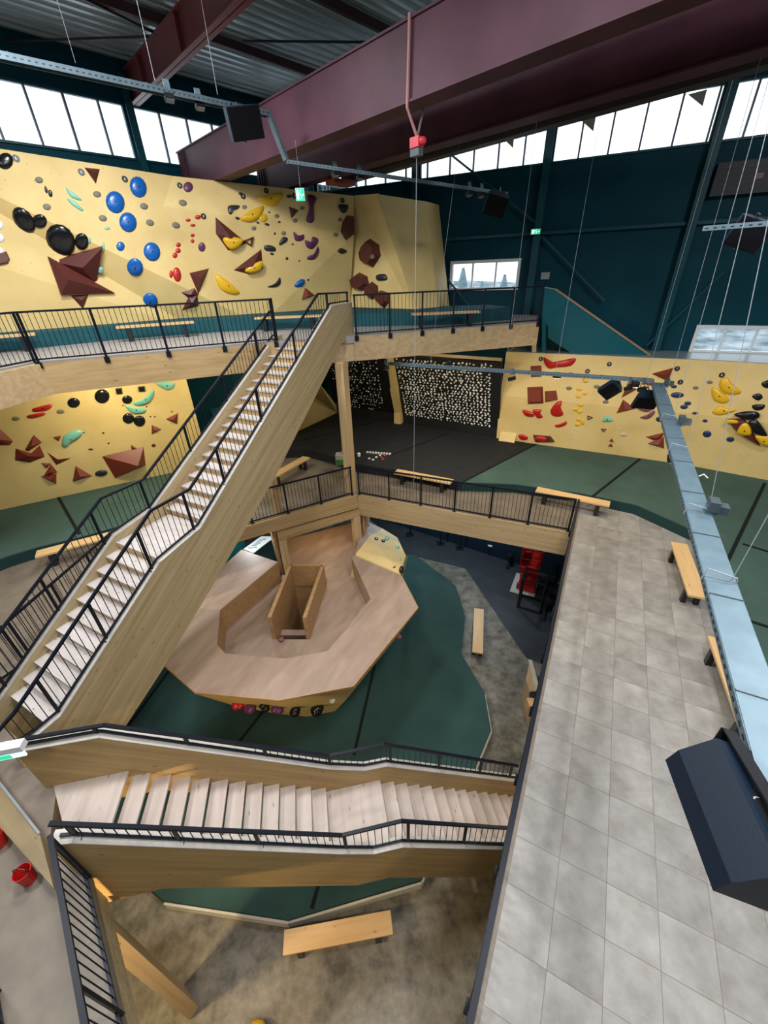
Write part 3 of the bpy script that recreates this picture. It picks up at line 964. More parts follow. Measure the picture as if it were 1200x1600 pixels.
# ================================================================== PLATFORM RAILINGS
def flat_rail(label, a, b, zf, bot=0.06, top=1.1, **k):
    a, b = Vector((a[0], a[1], 0)), Vector((b[0], b[1], 0))
    d = (b - a).normalized()
    L = (b - a).length
    return railing(label, a, d, 0, L, [(0, zf + top), (L, zf + top)], [(0, zf + bot), (L, zf + bot)], **k)
flat_rail('upper floor railing left of the main staircase, in front of the blue holds', UL1, UL2, U, face=-(_ul.cross(UP)) * -1, post_step=1.35)
flat_rail('upper floor railing at the far left frame edge', UL0 + (UL0 - UL1) * 0.6, UL1, U, post_step=1.5)
flat_rail('upper floor railing right of the main staircase, under the small window', UR0 + Vector((0.02, 0, 0)), UR1, U, post_step=1.05, face=Vector((0.3, -0.95, 0)))
flat_rail('short upper railing joining the left railing to the staircase top', UL2, sp(-1.7, -1.69, 0), U, post_step=1.5)
_mr = (E0 - PC).normalized()
flat_rail('mezzanine railing along the back edge, before the two benches', PC + _mr * 0.1, E0 - _mr * 0.05, M, post_step=1.25, face=_mr.cross(UP))
flat_rail('mezzanine railing over the timber portal, left of the tall post', ML - _pd * 0.9, PC - _pd * 0.12, M, post_step=1.3, face=_pn)
flat_rail('long walkway railing seen from above along the tiled floor', E0 - D28 * 13.2, E0, M, post_step=1.35, face=-N28, hr=0.032)
flat_rail('mezzanine railing behind the lower flight of the main staircase', (-7.53, 9.62), (-7.80, 6.08), M, post_step=1.3)
flat_rail('short mezzanine railing left of the staircase foot', (-7.80, 6.0), (-8.3, 4.9), M, post_step=1.2)
flat_rail('railing at the bottom left corner above the timber post', (-4.30, 2.36), (-2.0, -0.16), M, post_step=1.6, bal=0.13, hr=0.028)
flat_rail('railing at the extreme bottom left edge of the picture', at(-90, 1500, M + 1.1), at(-72, 1700, M + 1.1), M, post_step=1.6)

# ================================================================== MATS
def mat_thing(label, pts, z0, z1, mat, seams=(), skirt=None, seam_w=0.09, name='floor_mat', side=None, cat='mat'):
    c = sum((Vector((p[0], p[1], 0)) for p in pts), Vector()) / len(pts)
    r = empty(name, xy(c, z0), label, cat, 'climbing mats')
    n = len(pts)
    MB().prism(pts, z1 - 0.03, z1).build('mat_cover', mat, r)
    MB().prism(pts, z0, z1 - 0.03).build('mat_side', side or MATS_, r)
    for a, b in seams:
        MB().bar(xy(a, z1 + 0.004), xy(b, z1 + 0.004), seam_w, 0.012).build('seam', SEAM, r)
    if skirt:
        for a, b in zip(skirt, skirt[1:]):
            MB().bar(xy(a, (z0 + z1) / 2 - 0.05), xy(b, (z0 + z1) / 2 - 0.05), 0.09, z1 - z0 - 0.1).build('skirt_board', SKIRT, r)
    return r
T = lambda pts, z: [(v.x, v.y) for v in (at(*p, z) for p in pts)]
# ground mat under the plywood island
gm = T([(632, 866), (650, 868), (712, 915), (727, 965), (721, 1022), (757, 1082), (767, 1140), (740, 1205), (658, 1375), (450, 1437), (255, 1407)], 0.35)
gm = [(-2.0, 18.5), (0.5, 17.6)] + gm + [(-7.5, 4.6), (-9.6, 7.0), (-9.6, 13), (-6, 18)]
sk = [(3.17, 8.3), *gm[8:13]]
gseam = [(at(598, 985, 0.35), at(553, 1180, 0.35)), (at(440, 1075, 0.35), at(365, 1170, 0.35)), (at(300, 1000, 0.35), at(200, 1135, 0.35)), (at(500, 1375, 0.35), at(487, 1420, 0.35)), (at(500, 1370, 0.35), at(553, 1180, 0.35))]
mat_thing('large dark green mat on the ground floor around the plywood island', gm, 0.0, 0.35, MATD, gseam[:4], skirt=[Vector((p[0], p[1], 0)) for p in gm[7:13]])
ZM = M + 0.36
bnd0, bnd1 = at(722, 754, ZM), at(838, 694, ZM)
WR0, WR1, WR2 = Vector((5.41, 17.61, 0)), Vector((11.56, 14.17, 0)), Vector((14.6, 11.8, 0))
LW0, LW1 = Vector((-14.6, 11.63, 0)), Vector((-7.37, 15.66, 0))
BK0, BK1 = Vector((-2.41, 22.53, 0)), Vector((0.85, 20.45, 0))
gl = [(-17, 10.5), (LW0.x, LW0.y), (LW1.x, LW1.y), (-6.0, 17.3), (-4.55, 17.0), (-5.4, 15.6), (-6.8, 13.2), (-8.41, 11.0), (-9.26, 10.45), (-10.3, 9.95), (-10.9, 9.5), (-11.4, 8.9), (-17, 8.0)]
mat_thing('green mat below the left yellow wall of the mezzanine', gl, M, ZM, MATG, [(at(90, 775, ZM), at(124, 835, ZM))])
bk = [(-6.0, 17.3), (-4.3, 20.8), (BK0.x, BK0.y + 0.1), (WR0.x, WR0.y), (bnd1.x, bnd1.y), (bnd0.x, bnd0.y), (0.56, 14.50), (-1.01, 15.2), (-2.16, 16.15), (-3.3, 17.0), (-4.55, 17.0)]
mat_thing('black mat in front of the two training boards', bk, M, ZM, MATK, [(at(450, 693, ZM), at(582, 661, ZM)), (at(610, 712, ZM), at(700, 677, ZM)), (Vector((bnd0.x, bnd0.y, 0)), Vector((bnd1.x, bnd1.y, 0)))], side=MATK)
gr = [(bnd0.x, bnd0.y), (bnd1.x, bnd1.y), (WR1.x, WR1.y), (WR2.x, WR2.y), (19, 7), (19, -2), (4.6, -2), (5.7, 1.6), (6.5, 3.89), (7.05, 5.31), (7.68, 6.91), (8.97, 9.62), (8.16, 11.2), (6.72, 12.13), (4.72, 12.96), (3.59, 13.14)]
mat_thing('large green mat on the right below the yellow wall', gr, M, ZM, MATG, [(at(922, 779, ZM), at(1000, 717, ZM)), (at(1135, 880, ZM), at(1195, 755, ZM)), (at(1160, 850, ZM), at(1260, 880, ZM)), (at(1170, 970, ZM), at(1290, 1010, ZM))])
# pale trim along the mat front
for k, (a, b) in enumerate(zip(gr[10:16], gr[11:17])):
    pass
# upper mat strip
um = T([(-60, 532), (150, 519), (300, 510), (432, 503), (560, 499), (690, 492), (770, 486)], U + 0.02)
ub = [(4.6, 18.3), (2.2, 18.4), (-0.9, 20.6), (-13.0, 16.6), (-16, 13.0)]
_um = [(-12.2, 11.6), (-8.6, 14.6), (-5.6, 15.9), (-3.0, 16.3), (0.2, 15.9), (2.6, 15.6), (5.0, 16.6)]
mat_thing('teal mat along the foot of the upper yellow wall', _um + ub, U, U + 0.42, MATT, side=MATT)

# ================================================================== BENCHES
def make_bench(mirror=False):
    r = empty('bench', (0, 0, 0))
    MB().box((0, 0, 0.425), 1.14, 0.19, 0.028).build('seat', BENCH, r, local=True)
    for x in (-0.82, 0.82):
        for y in (-0.13, 0.13):
            MB().box((x, y, 0.20), 0.06, 0.05, 0.20).build('leg', BLACKM, r, local=True)
    return r
bench0 = make_bench()
used = [False]
def bench(label, a, b, z, side=0.0, L=None):
    """a, b: seat corners of one long edge (plan); side = shift to the seat centre"""
    a, b = Vector((a[0], a[1], 0)), Vector((b[0], b[1], 0))
    d = (b - a).normalized()
    n = d.cross(UP)
    c = (a + b) / 2 + n * side
    o = bench0 if not used[0] else copy_tree(bench0)
    used[0] = True
    o.location = xy(c, z)
    o.rotation_euler = (0, 0, math.atan2(d.y, d.x))
    if L: o.scale = (L / 2.28, 1, 1)
    tag(o, label, 'bench', 'pine benches with black legs')
    return o
zb = M + 0.45
bench('pine bench on the mezzanine behind the back railing, before the black mat', at(611, 738, zb), at(708, 756.5, zb), M, -0.19)
bench('pine bench behind the right end of the mezzanine back railing', at(834, 767, zb), at(955, 792, zb), M, -0.19)
bench('pine bench standing on the tiled walkway beside the cable tray', at(1048, 846, zb), at(1075.6, 929.5, zb), M, -0.19)
bench('pine bench half hidden behind the cable tray on the tiled walkway', at(1106, 993, zb), at(1106, 993, zb) + (at(1075.6, 929.5, zb) - at(1048, 846, zb)), M, -0.19)
bench('pine bench on the left mezzanine floor behind the stair railing', at(52, 871.6, zb), at(52, 871.6, zb) + Vector((2.05, 1.15, 0)), M, -0.19)
bench('pine bench beside the sloping stringer, left of the tall post', at(428, 747, zb), at(483, 716, zb), M, -0.19)
zg = 0.45
bench('pine bench on the bare concrete in the foreground', at(443, 1493, zg), at(613, 1460, zg), 0.0, -0.19)
bench('pine bench on the concrete strip beside the dark green mat', at(738, 1016, zg), at(741, 952, zg), 0.0, 0.19)
_s = [(-12.4, 11.2, -9.3, 13.2), (-8.3, 13.9, -6.0, 15.0), (-4.3, 15.6, -1.9, 15.7), (1.2, 15.05, 3.4, 15.1)]
for k, (x0, y0, x1, y1) in enumerate(_s):
    bench(['pine bench at the far left of the upper floor', 'pine bench on the upper floor below the big brown volumes', 'pine bench on the upper floor behind the staircase top',
           'pine bench on the upper floor below the angular yellow block'][k], (x0, y0), (x1, y1), U)

# ================================================================== CLIMBING WALLS
BVH = {}
def climb_wall(key, name, label, facets, mats=None, back=0.12, cat='climbing wall'):
    allv = [v for f in facets for v in f]
    c = sum((Vector(v) for v in allv), Vector()) / len(allv)
    r = empty(name, xy(c, min(v[2] for v in allv)), label, cat)
    bv, bf = [], []
    for k, f in enumerate(facets):
        f = [Vector(v) for v in f]
        n = (f[1] - f[0]).cross(f[2] - f[0]).normalized()
        if n.dot(CAMP - f[0]) < 0:
            n = -n
        MB().extrude(f, n * -back).build('panel', (mats[k] if mats else YEL), r)
        b = len(bv)
        bv += [tuple(v) for v in f]
        for i in range(1, len(f) - 1):
            bf.append((b, b + i, b + i + 1))
    BVH[key] = BVHTree.FromPolygons(bv, bf)
    return r
def hit(key, px, py):
    v = ray(px, py).normalized()
    loc, n, _i, _d2 = BVH[key].ray_cast(CAMP, v)
    if loc is None:
        loc, n, _i, _d2 = BVH[key].find_nearest(CAMP + v * 18)
    if n.dot(CAMP - loc) < 0:
        n = -n
    return loc, n
def atd(px, py, dist):
    v = ray(px, py)
    return CAMP + v * (dist / math.hypot(v.x, v.y))
# ---- left wall of the mezzanine
_nl = (LW1 - LW0).normalized().cross(UP)
lwb = [xy(LW0 - (LW1 - LW0).normalized() * 2.5, M), xy(LW1, M), xy(LW1 + _nl * 0.15, 9.6), xy(LW0 - (LW1 - LW0).normalized() * 2.5 + _nl * 0.15, 9.6)]
LWR = LW1 + Vector((-1.2, 1.6, 0))
climb_wall('ML', 'climbing_wall', 'yellow bouldering wall of the mezzanine at the left, under the upper floor',
           [lwb, [xy(LW1, M), xy(LWR, M), xy(LWR, 9.6), xy(LW1 + _nl * 0.15, 9.6)]])
# ---- right wall of the mezzanine
_nr1 = -(WR1 - WR0).normalized().cross(UP)
if _nr1.dot(CAMP - WR0) < 0: _nr1 = -_nr1
_nr2 = (WR2 - WR1).normalized().cross(UP)
if _nr2.dot(CAMP - WR1) < 0: _nr2 = -_nr2
WR3 = WR1 + (WR2 - WR1).normalized() * 7
_m = 0.22
r_b = [xy(WR0, M), xy(WR1, M), xy(WR3, M)]
r_m = [xy(WR0 + _nr1 * _m, 7.75), xy(WR1 + (_nr1 + _nr2) * (_m / 2), 7.75), xy(WR3 + _nr2 * _m, 7.75)]
r_t = [xy(WR0 + _nr1 * 0.05, 9.5), xy(WR1 + (_nr1 + _nr2) * 0.03, 9.55), xy(WR3 + _nr2 * 0.05, 9.6)]
climb_wall('MR', 'climbing_wall', 'long yellow bouldering wall of the mezzanine at the right, below the grey ledge',
           [[r_b[0], r_b[1], r_m[1], r_m[0]], [r_m[0], r_m[1], r_t[1], r_t[0]], [r_b[1], r_b[2], r_m[2], r_m[1]], [r_m[1], r_m[2], r_t[2], r_t[1]],
            [r_b[0], r_m[0], r_t[0], r_t[0] - _nr1 * 1.5, r_b[0] - _nr1 * 1.5]])
_lg = MB().extrude([r_t[0] + UP * 0.02, r_t[1] + UP * 0.02, r_t[2] + UP * 0.02, xy(WR3 - _nr2 * 3.0, 9.58), xy(WR1 - _nr1 * 2.3, 9.56), xy(WR0 - _nr1 * 2.2, 9.52)], UP * -0.06).build('wall_ledge', LEDGE)
tag(_lg, 'grey ledge on top of the right yellow wall, below the teal wall', 'ledge')
# wedge kick plate at the left foot of the right wall
_k = xy(WR0, ZM) + (WR1 - WR0).normalized() * 0.2
tag(MB().extrude([_k - _nr1 * 0.1 + (WR0 - WR1).normalized() * 0.15, _k + _nr1 * 0.32 + (WR0 - WR1).normalized() * 0.15, _k - _nr1 * 0.1 + UP * 0.62 + (WR0 - WR1).normalized() * 0.15], (WR1 - WR0).normalized() * 0.7).build('kick_wedge', YEL),
    'small yellow wedge at the foot of the right yellow wall beside the training board', 'wedge')
# ---- upper wall
A70 = 70.0
NU = -NA(A70)
UQ = Vector((-7.2, 17.2, 0))
if NU.dot(UQ) < 0: NU = -NU
def pu(px, py, off=0.0):
    return onp(px, py, UQ - NU * off, NU)
def pub(px, off=0.0, z=U):
    p = pu(px, 495, off)
    return xy(p, z)
NU5 = -NA(52.0)
if NU5.dot(UQ) < 0: NU5 = -NU5
def p5(px, py, off=0.0):
    return onp(px, py, UQ - NU5 * off, NU5)
T0, T1, T3 = p5(-230, 196, 0.1), pu(270, 275, 0.35), pu(553, 306, 0.0)
K, Rr, Lm = pu(255, 322, 0.55), pu(553, 366, 0.28), p5(-230, 345, 0.3)
Bl, Bm, Bk, Br = xy(p5(-230, 495, 0.0), U), pub(300, 0.12), pub(405, 0.1), pub(545, -0.45)
t1 = atd(588, 303, 18.3); t2 = atd(667, 315, 19.6)
bc = at(655, 484, 11.2); bc.z = U
b2 = at(684, 483, 11.2) + Vector((0.15, 0.6, 0)); b2.z = U
climb_wall('UP', 'climbing_wall', 'wide yellow bouldering wall on the upper floor with blue and brown holds',
           [[T0, T1, K], [T0, K, Bk], [T0, Bk, Bm], [T0, Bm, Lm], [Lm, Bm, Bl], [T1, T3, Rr], [T1, Rr, K], [K, Rr, Bk], [Rr, Br, Bk]])
climb_wall('UB', 'climbing_wall', 'angular yellow block of the upper floor with hexagonal brown volumes',
           [[T3, t1, bc], [T3, bc, Br], [t1, t2, b2, bc], [t2, t2 + Vector((0.6, 1.0, 0)), b2 + Vector((0.7, 1.6, 0)), b2]])
# ---- training boards
btl, btr = at(612, 556, 9.2), at(784, 566, 9.2)
bbl, bbr = xy(Vector((1.15, 20.25, 0)), 6.2), xy(Vector((5.36, 17.66, 0)), 6.2)
def flat4(bl, br, pl, pr, z):
    """top corners on the plane through the lower edge and the mid top point"""
    mid = (at(*pl, z) + at(*pr, z)) / 2
    n = (br - bl).cross(mid - bl).normalized()
    return onp(*pl, bl, n), onp(*pr, bl, n)
btl, btr = flat4(bbl, bbr, (612, 556), (784, 566), 9.2)
climb_wall('B1', 'training_board', 'wide black training board densely covered with white holds',
           [[bbl, bbr, btr, btl], [xy(bbl, M), xy(bbr, M), bbr, bbl]], [BOARDB, BOARDB], 0.1, 'training board')
ltl, ltr = at(500, 556, 9.25), at(600, 552, 9.25)
lbl, lbr = xy(Vector((-2.45, 22.5, 0)), 6.2), xy(Vector((0.75, 20.5, 0)), 6.2)
ltl, ltr = flat4(lbl, lbr, (500, 556), (600, 552), 9.25)
climb_wall('B0', 'training_board', 'narrower black training board behind the tall post with scattered pale holds',
           [[lbl, lbr, ltr, ltl], [xy(lbl, M), xy(lbr, M), lbr, lbl]], [BOARDB, BOARDB], 0.1, 'training board')
dv = empty('board_divider', xy(bbl, M), 'sloping yellow rib between the two black training boards', 'divider')
_dd = (bbl - lbr).normalized()
MB().bar((ltr + btl) / 2 + Vector((0, 0, 0.05)), (lbr + bbl) / 2, 0.34, 0.3).build('rib', YEL, dv)
MB().box(xy((lbr + bbl) / 2, 5.95), 0.18, 0.22, 0.42, (_dd, _dd.cross(UP), UP)).build('foot_block', YEL, dv)
tag(MB().bar(btl + Vector((0.3, 0.1, 0.12)), btr + UP * 0.1, 0.06, 0.12).build('timber_rail', GLU_X), 'pale timber rail above the wide training board', 'rail')
climb_wall('YS', 'climbing_wall', 'yellow side wall left of the narrower training board, under the staircase',
           [[at(425, 693, ZM), xy(lbl, ZM), xy(lbl, 6.2), at(500, 600, 8.4), ltl, at(425, 575, 9.4)]])
_dw = MB()
_w0, _w1 = xy(LWR, 7.6), xy(at(425, 693, ZM), 7.6)
struct(MB().bar(_w0 + Vector((-0.4, 0.3, 0)), _w1 + Vector((-0.3, 0.2, 0)), 0.15, 4.4).build('wall_mezzanine', TEAL))
d1 = struct(empty('door_1', xy((_w0 + _w1) / 2, M)))
_wd = (_w1 - _w0).normalized()
_wn = _wd.cross(UP)
if _wn.dot(CAMP - _w0) < 0: _wn = -_wn
_dc = atd(345, 640, 17.2)
_dc = (_w0 + _w1) / 2
MB().box(xy(_dc + _wn * 0.12, M + 1.2), 0.5, 0.03, 1.05, (_wd, _wn, UP)).build('door_leaf', TEALP, d1)
MB().tube([_dc + _wn * 0.16 + UP * -0.6 - _wd * 0.35, _dc + _wn * 0.22 + UP * -0.6 - _wd * 0.35, _dc + _wn * 0.22 + UP * -0.2 - _wd * 0.35, _dc + _wn * 0.16 + UP * -0.2 - _wd * 0.35], 0.02).build('door_handle', WHITE, d1)

# ================================================================== PLYWOOD ISLAND
RIM, DECK = 3.8, 3.0
isl = empty('plywood_island', (-2.6, 9.4, 0.35), 'plywood-topped boulder island on the dark green mat with a sunken deck', 'boulder')
pairs = [((378, 859), (434, 878)), ((279, 947), (344, 953)), ((266, 992), (341, 985)), ((256, 1039), (339, 1007)), ((305, 1082), (352, 1021)),
         ((436, 1094), (446, 1029)), ((552, 1072), (513, 1017)), ((653, 949), (579, 936)), ((627, 899), (563, 900)), ((553, 868), (549, 871))]
OI = [(at(*a, RIM), at(*b, RIM)) for a, b in pairs]
for k in range(len(OI) - 1):
    (a, b), (c, d) = OI[k], OI[k + 1]
    MB().extrude([a, c, d, b], UP * -0.05).build('rim_panel', PLY, isl)
    MB().extrude([xy(b, RIM - 0.05), xy(d, RIM - 0.05), xy(d, DECK), xy(b, DECK)], ((d - b).cross(UP)).normalized() * (0.06)).build('inner_wall', PLYD if k < 3 else PLY, isl)
    if k < len(OI) - 2:
        MB().bar(a + UP * 0.0 - UP * 0.03, c - UP * 0.03, 0.025, 0.07).build('rim_edge', PLYD, isl)
ctr = Vector((-2.7, 9.6, 0))
IRV, IRF = [], []
for k in range(len(OI) - 1):
    a, c = OI[k][0], OI[k + 1][0]
    a1 = xy(ctr + (Vector((a.x, a.y, 0)) - ctr) * 0.81, 2.35)
    c1 = xy(ctr + (Vector((c.x, c.y, 0)) - ctr) * 0.81, 2.35)
    a2 = xy(ctr + (Vector((a.x, a.y, 0)) - ctr) * 0.5, 0.35)
    c2 = xy(ctr + (Vector((c.x, c.y, 0)) - ctr) * 0.5, 0.35)
    ai, ci = a - UP * 0.06, c - UP * 0.06
    MB().add([ai, ci, c1, a1, a2, c2], [(0, 1, 2, 3), (3, 2, 5, 4)]).build('side_panel', YEL, isl)
    IRV += [tuple(v) for v in (ai, ci, c1, a1)]
    IRF.append(tuple(range(len(IRV) - 4, len(IRV))))
BVH['IR'] = BVHTree.FromPolygons(IRV, IRF)
# deck in two halves around the ladder shaft
hFL, hFR, hBR, hBL = at(428, 1000, DECK), at(488, 1003, DECK), at(508, 930, DECK), at(458, 915, DECK)
hz = 3.9
hFL, hFR, hBR, hBL = [xy(at(*p, hz), DECK) for p in ((420.5, 965), (475.5, 965), (504, 883), (453.5, 882.5))]
hF, hB = (hFL + hFR) / 2, (hBL + hBR) / 2
inn = [xy(b, DECK) for a, b in OI]
bkL, bkR = Vector((-4.6, 13.8, DECK)), Vector((-0.7, 15.4, DECK))
fm = (inn[5] * 0.6 + inn[6] * 0.4)
bmid = (bkL + bkR) / 2
MB().extrude([fm, inn[5], inn[4], inn[3], inn[2], inn[1], inn[0], xy(pL - _pd * 0.2, DECK), bkL, bmid, hB, hBL, hFL, hF], UP * -0.05).build('deck', PLY, isl)
MB().extrude([fm, hF, hFR, hBR, hB, bmid, bkR, xy(pR + _pd * 0.3, DECK), inn[9], inn[8], inn[7], inn[6]], UP * -0.05).build('deck', PLY, isl)
# parapet around the shaft
def wallseg(a, b, z0, z1, th, mat, nm):
    return MB().bar(xy(a, (z0 + z1) / 2), xy(b, (z0 + z1) / 2), th, z1 - z0).build(nm, mat, isl)
wallseg(hFL, hBL, DECK, hz, 0.11, PLYD, 'shaft_parapet')
wallseg(hFR, hBR, DECK, hz, 0.11, PLYD, 'shaft_parapet')
wallseg(hBL, hBR, DECK, hz, 0.11, PLYD, 'shaft_parapet')
for a, b in ((hFL, hBL), (hFR, hBR), (hBL, hBR), (hFL, hFR)):
    wallseg(a, b, 0.4, DECK - 0.05, 0.05, PLYD, 'shaft_wall')
for k in range(7):
    z = 0.8 + 0.32 * k
    t_ = 0.25 + 0.09 * k
    MB().bar(xy(hFL.lerp(hBL, 1 - t_), z), xy(hFR.lerp(hBR, 1 - t_), z), 0.22, 0.04).build('ladder_step', PLY, isl)
# cave wall behind the portal
cwl = [bkL, bkL.lerp(bkR, 0.35) + Vector((-0.1, 0.5, 0)), bkL.lerp(bkR, 0.75) + Vector((-0.2, 0.6, 0)), bkR]
for a, b in zip(cwl, cwl[1:]):
    MB().extrude([a, b, xy(b, 4.6), xy(a, 4.6)], ((b - a).cross(UP)).normalized() * 0.06).build('cave_wall', PLYD, isl)
MB().extrude([xy(pL - _pd * 0.2, DECK), bkL, xy(bkL, 4.6), xy(pL - _pd * 0.2, 4.6)], Vector((-0.06, 0, 0))).build('cave_wall', PLYD, isl)
MB().extrude([xy(pR + _pd * 0.3, DECK), bkR, xy(bkR, 4.6), xy(pR + _pd * 0.3, 4.6)], Vector((0.06, 0, 0))).build('cave_wall', PLYD, isl)
# yellow slab at the back right
sa, sb_ = at(555, 867, RIM - 0.04), at(626, 897, RIM - 0.04)
slab = [[sa, sb_, at(634, 868, 3.15), at(577, 838, 3.4)], [at(577, 838, 3.4), at(634, 868, 3.15), at(621, 840, 3.0), at(598, 826, 3.0)], [sa, at(577, 838, 3.4), at(598, 826, 3.0), at(568, 812, 3.3)],
        [at(634, 868, 3.15), sb_, at(630, 900, 2.2), at(637, 870, 1.6)]]
climb_wall('IS', 'climbing_wall', 'yellow slab with tiny holds at the back right of the plywood island', slab, [YEL, YEL, PLY, YEL], 0.05)

# ================================================================== HOLDS
def smooth_outline(pts, n=20):
    m = len(pts)
    out = []
    for k in range(n):
        t = k * m / n
        i = int(t)
        f = t - i
        p0, p1, p2, p3 = (Vector(pts[(i + j - 1) % m]) for j in range(4))
        out.append(0.5 * ((2 * p1) + (p2 - p0) * f + (2 * p0 - 5 * p1 + 4 * p2 - p3) * f * f + (3 * p1 - p0 - 3 * p2 + p3) * f ** 3))
    return out
def ell(cx, cy, a, b, ang=0, n=14):
    t = math.radians(ang)
    return [(cx + a * math.cos(u) * math.cos(t) - b * math.sin(u) * math.sin(t), cy + a * math.cos(u) * math.sin(t) + b * math.sin(u) * math.cos(t)) for u in [2 * math.pi * k / n for k in range(n)]]
HOLDS = []
def hold(key, pts, kind, color, label, group=None, h=None, name=None, apex=None, lift=0.0):
    n_ = len(pts)
    cx, cy = sum(p[0] for p in pts) / n_, sum(p[1] for p in pts) / n_
    c, nrm = hit(key, cx, cy)
    base = [onp(*p, c, nrm) for p in pts]
    size = sum((b - c).length for b in base) / n_
    if h is None:
        h = size * {'dome': 0.34, 'pyr': 0.5, 'prism': 0.5, 'ring': 0.4}[kind]
    if lift:
        base = [b + nrm * lift for b in base]
        c = c + nrm * lift
    mb = MB()
    if kind == 'dome':
        out = smooth_outline([tuple(b) for b in base], 22 if n_ < 12 else n_)
        cc = sum(out, Vector()) / len(out)
        rings = [(1.0, -0.02), (1.0, 0.06), (0.93, 0.42), (0.74, 0.75), (0.45, 0.95)]
        vs = []
        for s, z in rings:
            vs += [cc + (p - cc) * s + nrm * (h * z) for p in out]
        vs.append(cc + nrm * h)
        L = len(out)
        fs = [(i * L + k, i * L + (k + 1) % L, (i + 1) * L + (k + 1) % L, (i + 1) * L + k) for i in range(len(rings) - 1) for k in range(L)]
        fs += [((len(rings) - 1) * L + k, (len(rings) - 1) * L + (k + 1) % L, len(vs) - 1) for k in range(L)]
        fs.append(list(range(L))[::-1])
        mb.add(vs, fs)
    elif kind == 'pyr':
        ap = onp(*apex, c, nrm) if apex else c
        L = len(base)
        vs = base + [ap + nrm * h] + [p - nrm * (lift + 0.08) for p in base]
        mb.add(vs, [(k, (k + 1) % L, L) for k in range(L)] + [list(range(L + 1, 2 * L + 1))[::-1]] + [(k, (k + 1) % L, L + 1 + (k + 1) % L, L + 1 + k) for k in range(L)])
    elif kind == 'prism':
        L = len(base)
        vs = base + [c + (p - c) * 0.72 + nrm * h for p in base]
        mb.add(vs, [(k, (k + 1) % L, L + (k + 1) % L, L + k) for k in range(L)] + [list(range(L))[::-1], list(range(L, 2 * L))])
    elif kind == 'ring':
        L = len(base)
        inn_ = [c + (p - c) * 0.45 for p in base]
        vs = base + [p + nrm * h for p in [c + (q - c) * 0.8 for q in base]] + inn_
        mb.add(vs, [(k, (k + 1) % L, L + (k + 1) % L, L + k) for k in range(L)] + [(L + k, L + (k + 1) % L, 2 * L + (k + 1) % L, 2 * L + k) for k in range(L)])
    nm = name or ('climbing_volume' if kind in ('pyr', 'prism') else 'climbing_hold')
    o = mb.build(nm, HC[color], smooth=(kind == 'dome'), org=c)
    tag(o, label, 'volume' if nm == 'climbing_volume' else 'hold', group)
    if kind == 'dome' and size > 0.16:
        bolt = MB()
        a1 = nrm.cross(UP).normalized()
        bolt.lathe(c + nrm * (h * 0.97), [(0.022, 0), (0.022, 0.02), (0.012, 0.022)], 8, (a1, nrm.cross(a1), nrm))
        bolt.build('bolt', BLACKM, o)
    return o
def S(pts, sx, ox, oy):
    return [(ox + x * sx, oy + y * sx) for x, y in pts]
# --- upper wall, left half
q3 = lambda pts: S(pts, 1 / 3, 0, 230)
for cx, cy, a, b, ang, lab in [(25, 65, 38, 40, 0, 'round black hold cut by the left frame edge on the upper wall'),
                               (112, 342, 72, 42, 52, 'bean-shaped black hold left of the big black hold on the upper wall'),
                               (186, 347, 36, 33, 30, 'small round black hold between the black bean and the big black hold'),
                               (284, 436, 82, 64, 55, 'biggest black hold of the upper wall, above the large brown volumes'),
                               (383, 442, 33, 40, -10, 'round black hold just right of the biggest black hold')]:
    hold('UP', q3(ell(cx, cy, a, b, ang)), 'dome', 'black', lab, 'black holds of the upper wall')
for cx, cy, a, b, lab in [(648, 187, 39, 52, 'topmost blue disc hold of the upper wall'), (540, 258, 44, 54, 'second blue disc hold from the top, left of its neighbour'),
                          (600, 352, 41, 48, 'blue disc hold touching the large disc above it'), (565, 465, 20, 22, 'smallest blue disc hold of the upper wall'),
                          (712, 490, 39, 46, 'blue disc hold furthest right beside the red cluster'), (633, 563, 38, 43, 'blue disc hold right of the large brown volumes'),
                          (704, 722, 36, 40, 'lowest blue disc hold, behind the upper railing')]:
    hold('UP', q3(ell(cx, cy, a, b, -20 if a > 22 else 0)), 'dome', 'blue', lab, 'blue disc holds')
hold('UP', q3(ell(882, 187, 23, 25)), 'dome', 'purple', 'round purple hold below the end of the front girder', 'purple discs')
hold('UP', q3(ell(946, 468, 17, 22)), 'dome', 'purple', 'oval purple hold right of the red cluster', 'purple discs')
for cx, cy, a, b in [(928, 328, 15, 11), (882, 342, 12, 8), (904, 366, 13, 7), (903, 413, 10, 9), (902, 440, 9, 10), (836, 458, 12, 11), (835, 485, 13, 12), (820, 507, 12, 14), (802, 595, 9, 18)]:
    hold('UP', q3(ell(cx, cy, a, b)), 'dome', 'red', 'tiny red hold in the red cluster of the upper wall', 'tiny red holds of the upper wall')
hold('UP', q3(ell(830, 597, 19, 35, -8)), 'dome', 'red', 'larger red oval hold at the bottom of the red cluster')
for cx, cy in [(183, 154), (220, 280), (455, 221), (482, 333), (675, 277), (703, 354), (857, 261), (825, 366)]:
    hold('UP', q3(ell(cx, cy, 20, 15, 20)), 'dome', 'grey', 'grey pebble hold among the blue and black holds of the upper wall', 'grey pebble holds, left half of the upper wall')
hold('UP', q3([(395, 95), (468, 103), (450, 172)]), 'pyr', 'brown', 'small brown triangular volume at the top edge of the upper wall')
hold('UP', q3([(222, 513), (535, 684), (285, 692)]), 'pyr', 'brown', 'lower left piece of the large brown volume pair on the upper wall', 'large brown volumes', apex=(105, 438), h=0.26, lift=0.10)
hold('UP', q3([(245, 527), (480, 463), (452, 637)]), 'pyr', 'brown', 'upper right piece of the large brown volume pair on the upper wall', 'large brown volumes', h=0.24, lift=0.16)
